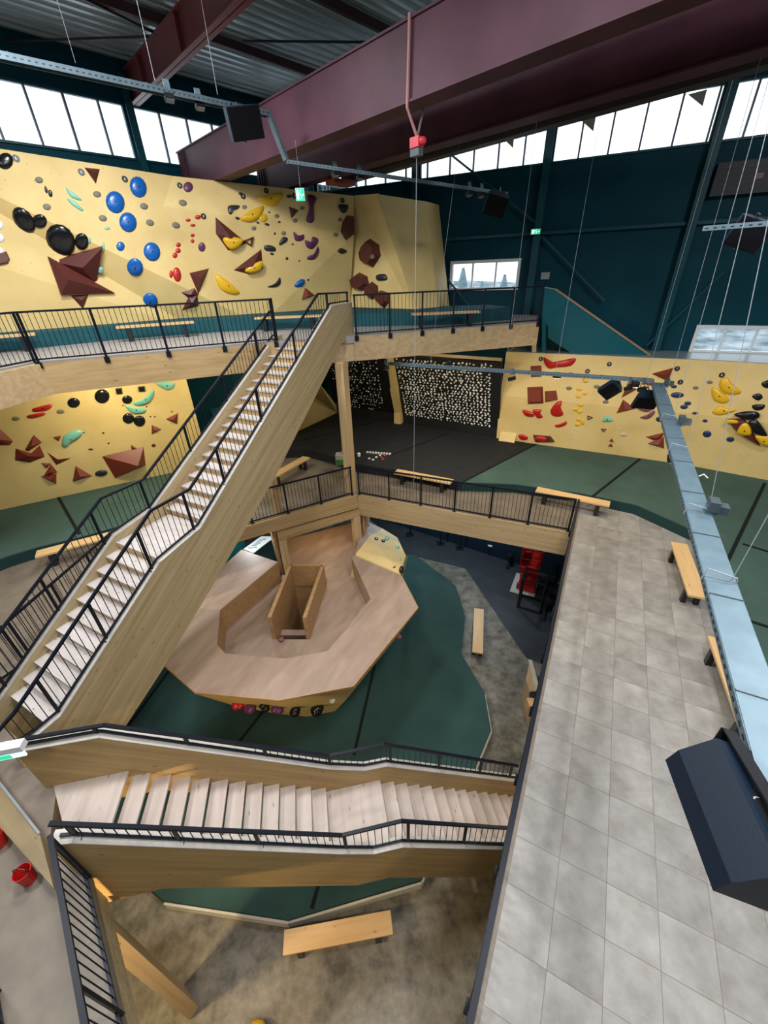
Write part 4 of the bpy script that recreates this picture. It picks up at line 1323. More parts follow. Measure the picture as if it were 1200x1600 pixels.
hold('UP', q3([(330, 695), (415, 690), (390, 760)]), 'pyr', 'brown', 'small brown triangle below the large brown volume pair')
hold('UP', q3([(888, 590), (980, 568), (930, 690)]), 'pyr', 'brown', 'brown triangular volume pointing down, left of the yellow banana hold')
hold('UP', q3([(848, 680), (912, 663), (932, 692), (880, 705)]), 'pyr', 'brown', 'flat brown sliver volume under the pointing-down triangle')
hold('UP', q3([(885, 700), (925, 690), (932, 745), (852, 766)]), 'pyr', 'brown', 'lowest brown volume above the railing, left of the yellow banana hold')
hold('UP', q3([(-30, 500), (30, 488), (47, 525), (40, 545), (-30, 560)]), 'prism', 'brown', 'brown volume cut by the left frame edge on the upper wall')
hold('UP', q3([(308, 190), (345, 215), (382, 245), (372, 250), (330, 232)]), 'dome', 'mint', 'upper mint streak hold on the upper wall', 'mint streaks', h=0.05)
hold('UP', q3([(313, 240), (350, 255), (390, 292), (380, 298), (335, 268)]), 'dome', 'mint', 'lower mint streak hold on the upper wall', 'mint streaks', h=0.05)
for cx, cy, a, b, lab in [(484, 465, 6, 22, 'thin mint hold standing upright above the large brown volumes'), (472, 570, 15, 16, 'mint hold on the right edge of the large brown volumes'), (502, 380, 13, 8, 'flat mint chip left of the blue discs'), (420, 435, 7, 14, 'mint chip beside the black hold cluster')]:
    hold('UP', q3(ell(cx, cy, a, b)), 'dome', 'mint', lab, lift=0.12 if cy == 570 else 0)
for cx, cy, a, b in [(216, 200, 7, 18), (236, 217, 10, 18)]:
    hold('UP', q3(ell(cx, cy, a, b, -15)), 'dome', 'black', 'slim black hold of a pair near the top left of the upper wall', 'slim black pair')
for cx, cy, lab in [(-5, 365, 'upper white hold at the left frame edge'), (0, 425, 'middle white hold at the left frame edge'), (-2, 490, 'lower white hold at the left frame edge')]:
    hold('UP', q3(ell(cx, cy, 24, 20, 30)), 'dome', 'white', lab, 'white edge holds')
# --- upper wall, right half
q4 = lambda pts: S(pts, 1 / 3, 300, 250)
hold('UP', q4([(110, 268), (240, 375), (252, 393), (170, 425), (112, 345)]), 'pyr', 'brown', 'brown volume carrying a yellow hold, higher of the two', 'brown volumes with yellow holds', h=0.25)
hold('UP', q4([(195, 517), (325, 418), (333, 510), (265, 535)]), 'pyr', 'brown', 'brown volume carrying a yellow hold, lower of the two', 'brown volumes with yellow holds', h=0.25)
hold('UP', q4([(235, 380), (290, 358), (280, 408)]), 'ring', 'brown', 'small hollow brown triangle beside the higher brown volume', name='climbing_volume')
hold('UP', q4([(453, 218), (500, 235), (467, 275)]), 'pyr', 'brown', 'small brown triangle left of the tall purple hold')
hold('UP', q4([(530, 598), (578, 635), (513, 658)]), 'pyr', 'rust', 'small brown triangle just above the staircase top')
hold('UP', q4([(725, 258), (760, 264), (764, 345), (720, 377), (697, 335), (705, 290)]), 'prism', 'brown', 'tall brown hexagonal volume at the inner corner of the upper wall')
for pts, lab in [([(303, 178), (345, 165), (425, 155), (415, 190), (385, 218), (340, 210)], 'topmost yellow hold of the upper wall'), ([(228, 270), (280, 235), (335, 215), (322, 265), (285, 290), (240, 286)], 'long yellow hold below the topmost yellow one'),
                 ([(315, 262), (345, 254), (353, 278), (335, 291), (318, 282)], 'small yellow hold tucked beside the long yellow one')]:
    hold('UP', q4(pts), 'dome', 'yellow', lab, 'yellow holds of the upper wall')
hold('UP', q4([(143, 368), (190, 360), (237, 375), (215, 408), (175, 416)]), 'dome', 'yellow', 'yellow hold sitting on the higher brown volume', 'yellow holds on volumes', lift=0.15)
hold('UP', q4([(245, 515), (285, 485), (327, 473), (320, 512), (272, 528)]), 'dome', 'yellow', 'yellow hold sitting on the lower brown volume', 'yellow holds on volumes', lift=0.15)
hold('UP', q3([(1008, 597), (1055, 618), (1100, 655), (1128, 688), (1080, 690), (1030, 662)]), 'dome', 'yellow', 'yellow banana hold low on the upper wall, above the railing')
for pts, lab in [([(540, 165), (585, 175), (572, 215), (570, 290), (535, 285), (548, 225)], 'tall purple pillar hold near the top of the upper wall'), ([(475, 335), (497, 353), (525, 350), (520, 375), (485, 378)], 'purple crescent hold in the middle of the upper wall'),
                 ([(530, 375), (555, 385), (565, 360), (592, 370), (585, 395), (560, 418), (535, 405)], 'upper piece of the twisted purple hold pair'), ([(590, 405), (595, 430), (575, 465), (540, 466), (545, 450), (570, 440)], 'lower piece of the twisted purple hold pair')]:
    hold('UP', q4(pts), 'dome', 'purple', lab, 'purple holds of the upper wall')
for pts, lab in [([(170, 215), (222, 213), (215, 230), (190, 237), (185, 255), (172, 250)], 'hooked black hold left of the yellow holds'), ([(408, 390), (425, 362), (447, 365), (445, 380), (415, 400)], 'small black horn hold under the yellow holds'),
                 ([(338, 405), (360, 398), (390, 410), (388, 428), (345, 425)], 'flat black hold right of the higher brown volume'), ([(352, 595), (388, 578), (412, 550), (415, 580), (390, 597)], 'black crescent hold left of the blue chip'),
                 ([(682, 425), (700, 413), (727, 428), (700, 440)], 'black teardrop hold at the right of the upper wall'), ([(685, 210), (732, 212), (722, 245), (700, 245)], 'black bucket-shaped hold below the top right corner of the upper wall')]:
    hold('UP', q4(pts), 'dome', 'charcoal', lab, 'dark holds of the upper wall')
for cx, cy, a, b in [(213, 273, 12, 7), (375, 440, 10, 6), (352, 302, 13, 6), (309, 294, 8, 5), (227, 158, 9, 7), (409, 291, 7, 5), (362, 245, 6, 4), (388, 345, 5, 7), (445, 462, 7, 7), (472, 395, 6, 4), (503, 473, 5, 4), (545, 562, 5, 5)]:
    hold('UP', q4(ell(cx, cy, a, b, 20)), 'dome', 'charcoal', 'tiny dark foothold on the right half of the upper wall', 'tiny dark footholds')
for cx, cy in [(246, 221), (397, 263), (517, 225), (483, 284), (290, 320), (694, 280), (674, 350), (429, 343)]:
    hold('UP', q4(ell(cx, cy, 12, 10)), 'dome', 'grey', 'small grey pebble hold among the yellow and purple holds of the upper wall', 'grey pebble holds, right half of the upper wall')
hold('UP', q4([(480, 585), (510, 558), (530, 565), (520, 590), (490, 597)]), 'dome', 'blue', 'blue chip hold above the small brown triangle')
hold('UP', q4(ell(456, 170, 14, 8)), 'dome', 'navy', 'dark blue oval hold at the top edge of the upper wall')
hold('UB', q4([(835, 368), (878, 398), (885, 450), (850, 505), (800, 482), (792, 440), (808, 400)]), 'prism', 'brown', 'brown hexagonal volume highest on the angular yellow block', 'hexagonal volumes', h=0.3)
hold('UB', q4([(785, 527), (822, 545), (832, 585), (800, 615), (755, 600), (745, 560)]), 'prism', 'brown', 'brown hexagonal volume leftmost of the stepped three', 'hexagonal volumes', h=0.25)
hold('UB', q4([(845, 570), (872, 590), (875, 635), (848, 655), (815, 630), (815, 590)]), 'prism', 'brown', 'brown hexagonal volume in the middle of the stepped three', 'hexagonal volumes', h=0.22)
hold('UB', q4([(885, 610), (920, 622), (926, 665), (905, 695), (868, 660), (862, 630)]), 'prism', 'brown', 'brown hexagonal volume rightmost of the stepped three', 'hexagonal volumes', h=0.22)
hold('UB', q4([(865, 540), (905, 535), (915, 562), (870, 565)]), 'dome', 'charcoal', 'black block hold right of the stepped brown volumes')
hold('UB', q4(ell(868, 455, 11, 12)), 'dome', 'grey', 'grey knob hold on the highest hexagonal volume', lift=0.28)
# --- lower left wall
q8 = lambda pts: S(pts, 0.375, 0, 560)
for pts, col, lab in [([(-60, 285), (0, 293), (55, 345), (40, 362), (-60, 362)], 'rust', 'brown volume cut by the left frame edge on the lower left wall'), ([(140, 318), (175, 350), (120, 387), (103, 382)], 'rust', 'brown triangle above the red-brown bowtie volume'),
                      ([(65, 375), (130, 395), (165, 362), (187, 410), (125, 435), (62, 425)], 'rust', 'red-brown bowtie volume on the lower left wall'), ([(195, 390), (240, 420), (297, 415), (235, 445)], 'rust', 'star-like red-brown volume on the lower left wall'),
                      ([(170, 435), (212, 437), (195, 460)], 'rust', 'small red-brown sliver under the star-like volume'), ([(212, 440), (240, 475), (178, 495)], 'rust', 'red-brown pyramid below the star-like volume'),
                      ([(168, 492), (235, 480), (235, 525)], 'rust', 'lowest red-brown pyramid of the column on the lower left wall'), ([(315, 448), (385, 490), (302, 515)], 'rust', 'brown pyramid left of the grey oval hold'),
                      ([(220, 328), (255, 322), (245, 345)], 'rust', 'tiny brown triangle left of the big mint hold'), ([(545, 360), (575, 378), (548, 380)], 'rust', 'tiny brown triangle on top of the biggest lower volume'),
                      ([(632, 277), (673, 295), (632, 317)], 'rust', 'small brown triangle pointing right below the black discs'), ([(690, 253), (742, 228), (738, 275)], 'rust', 'small brown triangle nearest the staircase on the lower left wall')]:
    hold('ML', q8(pts), 'pyr', col, lab, 'brown volumes of the lower left wall')
hold('ML', q8([(425, 408), (598, 368), (607, 445), (480, 500)]), 'pyr', 'rust', 'biggest brown volume of the lower left wall, right of the grey oval', apex=(215, 722), h=0.4)
for pts, lab in [([(258, 345), (270, 318), (320, 298), (345, 305), (335, 325), (295, 350), (275, 370), (258, 365)], 'big mint hold in the middle of the lower left wall'), ([(555, 185), (600, 165), (635, 130), (642, 150), (620, 185), (575, 198)], 'long mint hold beside the black discs'),
                 ([(520, 195), (560, 203), (607, 210), (600, 228), (550, 228)], 'mint hold resting just above the lower black discs'), ([(648, 103), (690, 98), (727, 105), (720, 126), (690, 130)], 'mint hold under the floor edge near the staircase')]:
    hold('ML', q8(pts), 'dome', 'mint', lab, 'mint holds of the lower left wall')
for cx, cy, a, b, lab in [(307, 185, 27, 21, 'black disc hold nearest the red holds'), (425, 158, 32, 30, 'biggest black disc under the upper floor edge'), (530, 172, 22, 18, 'black disc between the mint holds'),
                          (535, 250, 25, 22, 'left black disc of the touching pair'), (581, 261, 25, 23, 'right black disc of the touching pair')]:
    hold('ML', q8(ell(cx, cy, a, b)), 'dome', 'black', lab, 'black discs of the lower left wall')
for pts, lab in [([(480, 125), (508, 122), (512, 147), (484, 149)], 'left square black block under the upper floor edge'), ([(575, 117), (603, 115), (606, 137), (578, 139)], 'right square black block under the upper floor edge')]:
    hold('ML', q8(pts), 'prism', 'black', lab, 'square black blocks')
hold('ML', q8(ell(422, 478, 27, 13, -8)), 'dome', 'charcoal', 'dark grey oval hold left of the biggest brown volume')
for pts, lab in [([(135, 210), (175, 198), (212, 190), (217, 200), (200, 215), (145, 222)], 'upper red sausage hold on the lower left wall'), ([(113, 238), (150, 230), (185, 225), (188, 235), (150, 246), (120, 248)], 'lower red sausage hold on the lower left wall')]:
    hold('ML', q8(pts), 'dome', 'red', lab, 'red sausage holds')
for cx, cy in [(66, 251), (252, 222), (5, 188)]:
    hold('ML', q8(ell(cx, cy, 17, 9)), 'dome', 'grey', 'grey pebble hold on the lower left wall', 'grey pebbles of the lower left wall')
for cx, cy, a in [(640, 363, 9), (627, 243, 4), (645, 243, 4), (716, 222, 4), (611, 201, 4), (430, 311, 5), (452, 354, 5), (350, 309, 4), (378, 379, 11), (512, 196, 4)]:
    hold('ML', q8(ell(cx, cy, a, a * 0.8 if a < 10 else 4)), 'dome', 'brown', 'tiny brown foothold on the lower left wall', 'tiny footholds of the lower left wall')
# --- right wall of the mezzanine
q7 = lambda pts: S(pts, 0.35, 780, 430)
for pts, lab in [([(198, 365), (230, 385), (265, 383), (342, 370), (320, 405), (255, 412), (225, 418), (205, 400)], 'wide red smile-shaped hold at the top of the right wall'), ([(230, 600), (255, 568), (280, 562), (275, 590), (287, 620), (265, 632), (235, 625)], 'red crescent hold below the brown squares'),
                 ([(105, 600), (155, 615), (150, 632), (115, 625)], 'leftmost flat red hold below the big brown square'), ([(150, 600), (188, 600), (184, 615), (195, 635), (170, 638), (158, 620)], 'red hourglass hold below the brown squares'),
                 ([(247, 670), (275, 662), (300, 652), (298, 668), (262, 680)], 'slim red hold under the red crescent'), ([(85, 715), (105, 710), (128, 722), (122, 735), (95, 733)], 'low red hold beside the brown plate')]:
    hold('MR', q7(pts), 'dome', 'red', lab, 'red holds of the right wall')
hold('MR', q7([(150, 712), (230, 718), (250, 745), (160, 745)]), 'prism', 'brown', 'low brown plate carrying a red hold on the right wall', h=0.08)
hold('MR', q7(ell(187, 728, 28, 12, 5)), 'dome', 'red', 'red hold lying on the low brown plate', lift=0.07)
for pts, lab in [([(140, 405), (188, 403), (190, 453), (142, 455)], 'small brown square block behind the horizontal tray'), ([(125, 500), (195, 497), (198, 572), (128, 575)], 'larger brown square block on the right wall'), ([(203, 518), (255, 515), (262, 557), (205, 567)], 'smaller brown block next to the larger brown square')]:
    hold('MR', q7(pts), 'prism', 'rust', lab, 'brown square blocks', h=0.12)
for pts, lab in [([(680, 440), (777, 413), (755, 475)], 'brown triangle above the corner of the cable tray'), ([(575, 483), (615, 510), (545, 548)], 'brown triangle between the two hanging speakers'), ([(553, 557), (608, 597), (523, 617)], 'brown triangle with a purple hold left of the tray'),
                 ([(653, 722), (745, 700), (722, 728), (690, 738)], 'upper of two stacked brown triangles beside the tray'), ([(660, 752), (735, 720), (737, 775)], 'lower of two stacked brown triangles beside the tray'), ([(720, 678), (738, 670), (742, 690)], 'tiny brown triangle touching the tray edge')]:
    hold('MR', q7(pts), 'pyr', 'rust', lab, 'brown triangles of the right wall')
for pts in ([(490, 742), (502, 728), (514, 748)], [(483, 764), (500, 750), (508, 768)]):
    hold('MR', q7(pts), 'pyr', 'rust', 'one of two tiny brown pyramids low on the right wall', 'tiny brown pyramids')
for pts in ([(393, 625), (420, 635), (395, 647)], [(453, 685), (480, 687), (465, 702)]):
    hold('MR', q7(pts), 'ring', 'brown', 'one of two small hollow brown triangles on the right wall', 'hollow triangles', name='climbing_volume')
for cx, cy in [(377, 457), (386, 472), (358, 510), (383, 528), (353, 541), (363, 579), (341, 599), (358, 610), (356, 645), (350, 667), (372, 658)]:
    hold('MR', q7(ell(cx, cy, 13, 8, random.choice((0, 0, 80)))), 'dome', 'yellow', 'small yellow chip hold in the yellow column of the right wall', 'small yellow chips')
for pts, lab in [([(985, 470), (1015, 453), (1045, 488), (1082, 520), (1060, 533), (1010, 530), (985, 505)], 'biggest yellow hold at the top of the right wall'), ([(950, 500), (975, 508), (1003, 530), (1027, 555), (1010, 572), (970, 565), (950, 540)], 'yellow hold directly below the biggest yellow one'),
                 ([(950, 612), (985, 580), (1010, 592), (1055, 600), (1040, 612), (985, 625)], 'winged yellow hold above the black cluster')]:
    hold('MR', q7(pts), 'dome', 'yellow', lab, 'big yellow holds of the right wall')
hold('MR', q7([(1013, 640), (1095, 640), (1142, 715), (1168, 765), (1100, 727), (1050, 690)]), 'prism', 'brown', 'big brown plate behind the black and yellow cluster on the right', h=0.15)
for pts, lab in [([(1016, 640), (1062, 642), (1062, 656), (1018, 654)], 'yellow bar hold on the big brown plate'), ([(1060, 695), (1085, 655), (1120, 665), (1125, 705), (1090, 710)], 'yellow block hold on the big brown plate'), ([(1143, 710), (1210, 715), (1210, 757), (1165, 745)], 'yellow hold cut by the right frame edge')]:
    hold('MR', q7(pts), 'dome', 'yellow', lab, 'yellow holds on the right plate', lift=0.12)
for pts, lab, li in [([(1048, 620), (1100, 605), (1155, 610), (1157, 635), (1100, 642)], 'long black hold above the big brown plate', 0.1), ([(1112, 650), (1150, 640), (1195, 700), (1190, 715), (1140, 700), (1120, 670)], 'black slab hold on the right end of the brown plate', 0.12),
                     ([(1128, 540), (1160, 527), (1177, 545), (1155, 560)], 'black beak hold near the right frame edge', 0), ([(1130, 580), (1185, 578), (1175, 600), (1140, 602)], 'flat black hold near the right frame edge', 0), ([(1172, 480), (1210, 468), (1210, 503), (1180, 500)], 'black hold cut by the right frame edge', 0)]:
    hold('MR', q7(pts), 'dome', 'black', lab, 'black holds of the right wall', lift=li)
for cx, cy, a, b, lab in [(795, 535, 30, 13, 'longest dark blue oval hold right of the tray'), (842, 572, 16, 9, 'upper dark blue hold of a touching pair'), (825, 588, 18, 10, 'lower dark blue hold of a touching pair'), (715, 643, 16, 12, 'dark blue hold just left of the tray'),
                          (875, 616, 15, 6, 'dark blue bone-shaped hold right of the tray'), (919, 650, 12, 7, 'small dark blue hold in the middle right'), (928, 709, 20, 15, 'round dark blue hold low on the right wall'), (1032, 733, 18, 12, 'dark blue hold under the brown plate'), (780, 497, 14, 8, 'dark blue hold just below the tray corner triangle')]:
    hold('MR', q7(ell(cx, cy, a, b)), 'dome', 'navy', lab, 'dark blue holds')
for cx, cy in [(312, 505), (435, 498), (458, 452), (320, 442), (877, 503), (940, 478), (475, 566)]:
    hold('MR', q7(ell(cx, cy, 14, 8)), 'dome', 'grey', 'grey pebble hold on the right wall', 'grey pebbles of the right wall')
hold('MR', q7([(460, 652), (482, 626), (508, 650)]), 'dome', 'mint', 'mint triangular hold in the middle of the right wall')
for cx, cy, a, b, lab in [(555, 712, 16, 8, 'larger pale green hold low on the right wall'), (537, 688, 9, 4, 'smaller pale hold above the larger pale green one')]:
    hold('MR', q7(ell(cx, cy, a, b)), 'dome', 'pale', lab)
for pts, lab in [([(645, 470), (690, 462), (684, 490), (655, 488)], 'pink-brown hold behind the tray corner'), ([(618, 597), (655, 590), (692, 592), (660, 611)], 'flat pink-brown hold under the right speaker'), ([(627, 635), (660, 622), (690, 603), (694, 618), (662, 643)], 'pink-brown ribbon hold under the right speaker')]:
    hold('MR', q7(pts), 'dome', 'pink', lab, 'pink-brown holds')
for cx, cy in [(320, 707), (335, 690), (313, 745), (318, 730), (360, 735), (330, 715)]:
    hold('MR', q7(ell(cx, cy, 5, 4)), 'dome', 'pale', 'tiny pale foothold on the right wall', 'tiny pale footholds')
# --- number tags
def number_tag(key, px, py, digit, lab):
    c, n = hit(key, px, py)
    a1 = UP.cross(n).normalized()
    a2 = n.cross(a1)
    t = MB().lathe(c, [(0.085, 0.0), (0.085, 0.012)], 14, (a1, a2, n)).build('route_tag', BLACKM, org=c)
    tag(t, lab, 'tag', 'round route tags')
    cu = bpy.data.curves.new('tag_digit', 'FONT')
    cu.body = digit
    cu.size = 0.10
    cu.extrude = 0.002
    cu.align_x = 'CENTER'
    cu.align_y = 'CENTER'
    cu.materials.append(WHITE)
    tmp = bpy.data.objects.new('tmp_digit', cu)
    me = bpy.data.meshes.new_from_object(tmp)
    bpy.data.objects.remove(tmp)
    if not me.materials: me.materials.append(WHITE)
    o = bpy.data.objects.new('tag_digit', me)
    COL.objects.link(o)
    o.parent = t
    mw = Matrix((a1, a2, n)).transposed().to_4x4()
    mw.translation = n * 0.016
    o.matrix_local = mw
for key, px, py, dg, lab in [('UP', 25, 247.5, '6', 'black route tag beside the hold at the far left of the upper wall'), ('UP', 127, 269, '6', 'black route tag left of the small top triangle'), ('UP', 195, 280, '6', 'black route tag left of the topmost blue disc'), ('UP', 281, 290, '6', 'black route tag left of the round purple hold'),
                             ('UP', 318, 338, '8', 'black route tag right of the tiny red holds'), ('UP', 380, 307, '8', 'black route tag below the dark pebble near the girder'), ('UP', 416, 298, '6', 'black route tag above the topmost yellow hold'), ('UP', 460, 306, '8', 'black route tag left of the hanging exit sign'), ('UP', 535, 313, '6', 'black route tag above the black bucket hold'),
                             ('MR', 845, 561, '5', 'black route tag left of the red smile hold'), ('MR', 952, 569, '7', 'black route tag left of the tray corner'), ('MR', 1058, 576, '7', 'black route tag right of the tray corner triangle'), ('MR', 1063, 597, '2', 'black route tag above the longest dark blue hold'), ('MR', 1128, 586, '6', 'black route tag left of the biggest yellow hold'), ('MR', 918, 580, '4', 'black route tag half behind the horizontal tray')]:
    number_tag(key, px, py, dg, lab)
# --- holds on the training boards
bm_h = []
for v in range(3):
    mb = MB()
    L = 7
    rr = [random.uniform(0.75, 1.2) for _ in range(L)]
    vs = []
    for s, z in ((1, 0), (0.9, 0.5), (0.5, 0.95)):
        vs += [Vector((rr[k] * s * math.cos(2 * math.pi * k / L), 0.72 * rr[k] * s * math.sin(2 * math.pi * k / L), z * 0.7)) for k in range(L)]
    vs.append(Vector((0, 0, 0.75)))
    fs = [(i * L + k, i * L + (k + 1) % L, (i + 1) * L + (k + 1) % L, (i + 1) * L + k) for i in range(2) for k in range(L)] + [(2 * L + k, 2 * L + (k + 1) % L, 3 * L) for k in range(L)]
    t_ = mk('board_hold', [v * 0.075 for v in vs], fs, HC['white'], smooth=True, local=True)
    bm_h.append(t_.data)
    bpy.data.objects.remove(t_)
def board_holds(tl, tr, bl, br, cols, rows, prob, size, limit, lab, grp):
    n = (tr - tl).cross(bl - tl).normalized()
    if n.dot(CAMP - tl) < 0: n = -n
    rest = MB()
    spots = []
    for j in range(rows):
        for i in range(cols):
            if random.random() > prob: continue
            u = (i + 0.6 + (0.0 if j % 2 else 0.3) + random.uniform(-0.18, 0.18)) / (cols + 0.5)
            v = (j + 0.5 + random.uniform(-0.2, 0.2)) / rows
            p = (tl.lerp(tr, u)).lerp(bl.lerp(br, u), v) + n * 0.005
            spots.append(((p - CAMP).length, p))
    spots.sort(key=lambda t: t[0])
    a1 = (tr - tl).normalized()
    a2 = n.cross(a1)
    base = Matrix((a1, a2, n)).transposed()
    for k, (_d3, p) in enumerate(spots):
        s = random.uniform(0.7, 1.25) * size
        R_ = base @ Matrix.Rotation(random.uniform(0, 6.28), 3, 'Z')
        me = bm_h[k % 3]
        if k < limit:
            o = bpy.data.objects.new('board_hold', me)
            COL.objects.link(o)
            mw = (R_ @ Matrix.Scale(s, 3)).to_4x4()
            mw.translation = p
            o.matrix_world = mw
            tag(o, lab, 'hold', grp)
        else:
            vs = [p + R_ @ (v.co * s) for v in me.vertices]
            rest.add(vs, [tuple(pp.vertices) for pp in me.polygons])
    if rest.v:
        o = rest.build('board_holds', HC['white'])
        o['kind'] = 'stuff'
        tag(o, 'many more white holds covering the upper part of the training boards', 'holds')
i1 = lambda a, b, t: a.lerp(b, t)
_tl, _tr = i1(btl, btr, 0.02) + (bbl - btl) * 0.03, i1(btl, btr, 0.93) + (bbr - btr) * 0.03
_bl, _br = i1(bbl, bbr, 0.02), i1(bbl, bbr, 0.93)
board_holds(_tl, _tr, _bl, _br, 26, 23, 0.95, 0.78, 220, 'small white hold on the wide training board', 'white holds of the wide training board')
board_holds(i1(ltl, ltr, 0.05) + (lbl - ltl) * 0.05, i1(ltl, ltr, 0.9) + (lbr - ltr) * 0.05, i1(lbl, lbr, 0.12), i1(lbl, lbr, 0.85), 17, 19, 0.7, 0.62, 80, 'small pale hold on the narrower training board', 'pale holds of the narrower training board')
# --- small holds of the island
for px, py, col in [(588, 842, 'charcoal'), (605, 841, 'mint'), (599, 845, 'charcoal'), (621, 855, 'mint'), (608, 866, 'black'), (614, 868, 'black'), (624, 875, 'mint'), (616, 887, 'brown')]:
    hold('IS', ell(px, py, 3.2, 2.6), 'dome', col, 'tiny dark or mint hold on the yellow slab of the island', 'tiny holds of the island slab')
hold('IS', ell(572, 821, 5, 2.5), 'dome', 'navy', 'blue-grey hold at the top of the island slab', name='climbing_hold')
hold('IS', ell(627, 891, 4, 6), 'dome', 'black', 'black knob hold at the outer corner of the island slab')
def rim_hold(px, py, r, col, lab, grp=None, z=3.45):
    p, n_ = hit('IR', px, py)
    p = p + n_ * r * 0.4
    o = MB()
    for k in range(3):
        q = p + Vector((random.uniform(-r, r) * 0.5, random.uniform(-0.3, 0.3) * r, random.uniform(-0.3, 0.2) * r))
        o.lathe(q - UP * r * 0.6, [(0.25 * r, 0), (0.75 * r, 0.25 * r), (r * 0.8, 0.6 * r), (0.5 * r, r), (0.1 * r, 1.15 * r)], 9)
    o = o.build('climbing_hold', HC[col], smooth=True)
    tag(o, lab, 'hold', grp or 'holds under the island rim')
rim_hold(372, 1099, 0.14, 'red', 'red hold peeping out under the front rim of the island')
rim_hold(392, 1101, 0.17, 'purple', 'larger purple hold under the front rim of the island')
rim_hold(414, 1101, 0.13, 'black', 'black hold between the purple holds under the island rim')
rim_hold(434, 1104, 0.15, 'purple', 'smaller purple hold under the front rim of the island')
rim_hold(463, 1105, 0.16, 'black', 'left black and white hold under the front rim of the island')
rim_hold(495, 1103, 0.2, 'black', 'right black and white hold under the front rim of the island')
rim_hold(519, 1093, 0.07, 'white', 'small white hold under the right front rim of the island')
rim_hold(278, 1061, 0.09, 'pale', 'small pale hold under the left front rim of the island')
rim_hold(572, 1050, 0.08, 'brown', 'small brown hold under the right rim of the island')
rim_hold(622, 992, 0.09, 'pink', 'small pink hold under the far right rim of the island')

# ================================================================== CABLE TRAYS
ZT = 9.8
def tray(label, a, b, wd, ht, mat=GALVB, lips=True):
    r = empty('cable_tray', (a + b) / 2, label, 'cable tray', 'galvanized cable trays')
    d = (b - a).normalized()
    n = d.cross(UP).normalized()
    L = (b - a).length
    MB().bar(a, b, wd, 0.012).build('tray_bed', mat, r)
    for s in (-1, 1):
        MB().bar(a + n * (s * wd / 2) - UP * ht / 2, b + n * (s * wd / 2) - UP * ht / 2, 0.012, ht).build('side_rail', mat, r)
    sl = MB()
    k = int(L / 0.10)
    for i in range(k):
        p = a + d * (L * (i + 0.5) / k)
        for s in (-1, 1):
            sl.box(p + n * (s * (wd / 2 + 0.007)) - UP * ht * 0.5, 0.022, 0.002, 0.008, (d, n, UP))
    sl.build('slots', BLACKM, r)['kind'] = 'stuff'
    for i in range(1, int(L / 1.1)):
        p = a + d * (1.1 * i)
        MB().bar(p - n * wd / 2 + UP * 0.01, p + n * wd / 2 + UP * 0.01, 0.012, 0.012).build('cross_strap', plain('tray_seam', (0.12, 0.16, 0.18), 0.4, 0.5), r)
    return r
tc = at(1028, 598, ZT)
_t2 = at(1155, 1000, ZT)
_td = (_t2 - tc).normalized()
tn = tc + _td * 11.0
tray('wide galvanized cable tray running down the right side of the picture', tc, tn, 0.25, 0.07)
tl_ = at(608, 566, ZT)
tray('slim galvanized tray running level in front of the training board', tl_, at(1020, 592, ZT), 0.10, 0.09)
# hanger stirrups on the wide tray
_tn = N28
for k, px in enumerate([(1060, 703), (1048, 655), (1088, 800), (1118, 905)]):
    c = at(*px, ZT)
    s = (c - tc).dot(_td)
    c = tc + _td * s
    o = MB().tube([c - _tn * 0.14 + UP * -0.05, c - _tn * 0.13 + UP * 0.10, c + _tn * 0.11 + UP * 0.06, c + _tn * 0.12 + UP * 0.02], 0.008).build('tray_hanger', WIRE)
    tag(o, ['stirrup hanger on the wide tray, second from the corner', 'stirrup hanger on the wide tray nearest the corner', 'stirrup hanger on the wide tray beside the white cable end', 'stirrup hanger on the wide tray nearest the viewer'][k], 'hanger', 'tray hangers')
o = MB().tube([at(1092, 744, ZT + 0.03), at(1100, 741, ZT + 0.06), at(1106, 747, ZT + 0.03)], 0.008).build('cable_end', WHITE)
tag(o, 'loose white cable end sticking out of the wide tray', 'cable')
# upper tray
z2 = 14.95
el = at(447, 250, z2)
zt1 = el.z + (at(430, 180, 15.8).z - el.z)
def plan_up(px, py, ref):
    v = ray(px, py)
    t = math.hypot(ref.x, ref.y) / math.hypot(v.x, v.y)
    return CAMP + v * t
eu = plan_up(418, 174, el)
z1_ = eu.z
u0 = at(-300, 16, z1_)
UTRAY = tray('galvanized cable tray across the left ribbon windows under the roof', u0, xy(eu, z1_), 0.16, 0.10)
dn = empty('cable_tray', el, 'galvanized tray section dropping past the front girder', 'cable tray', 'galvanized cable trays')
MB().bar(xy(eu, z1_), xy(eu, z1_) + (el - xy(eu, z1_)) * 1.0, 0.14, 0.08, Vector((0.7, 0.7, 0))).build('tray_bed', GALVB, dn)
tray('galvanized tray passing below both girders to the back spotlights', el, at(792, 301, 14.45), 0.09, 0.07)
tray('short galvanized tray at the right edge before the dark teal wall', at(1100, 354, 12.9), at(1260, 341, 12.9), 0.08, 0.06)

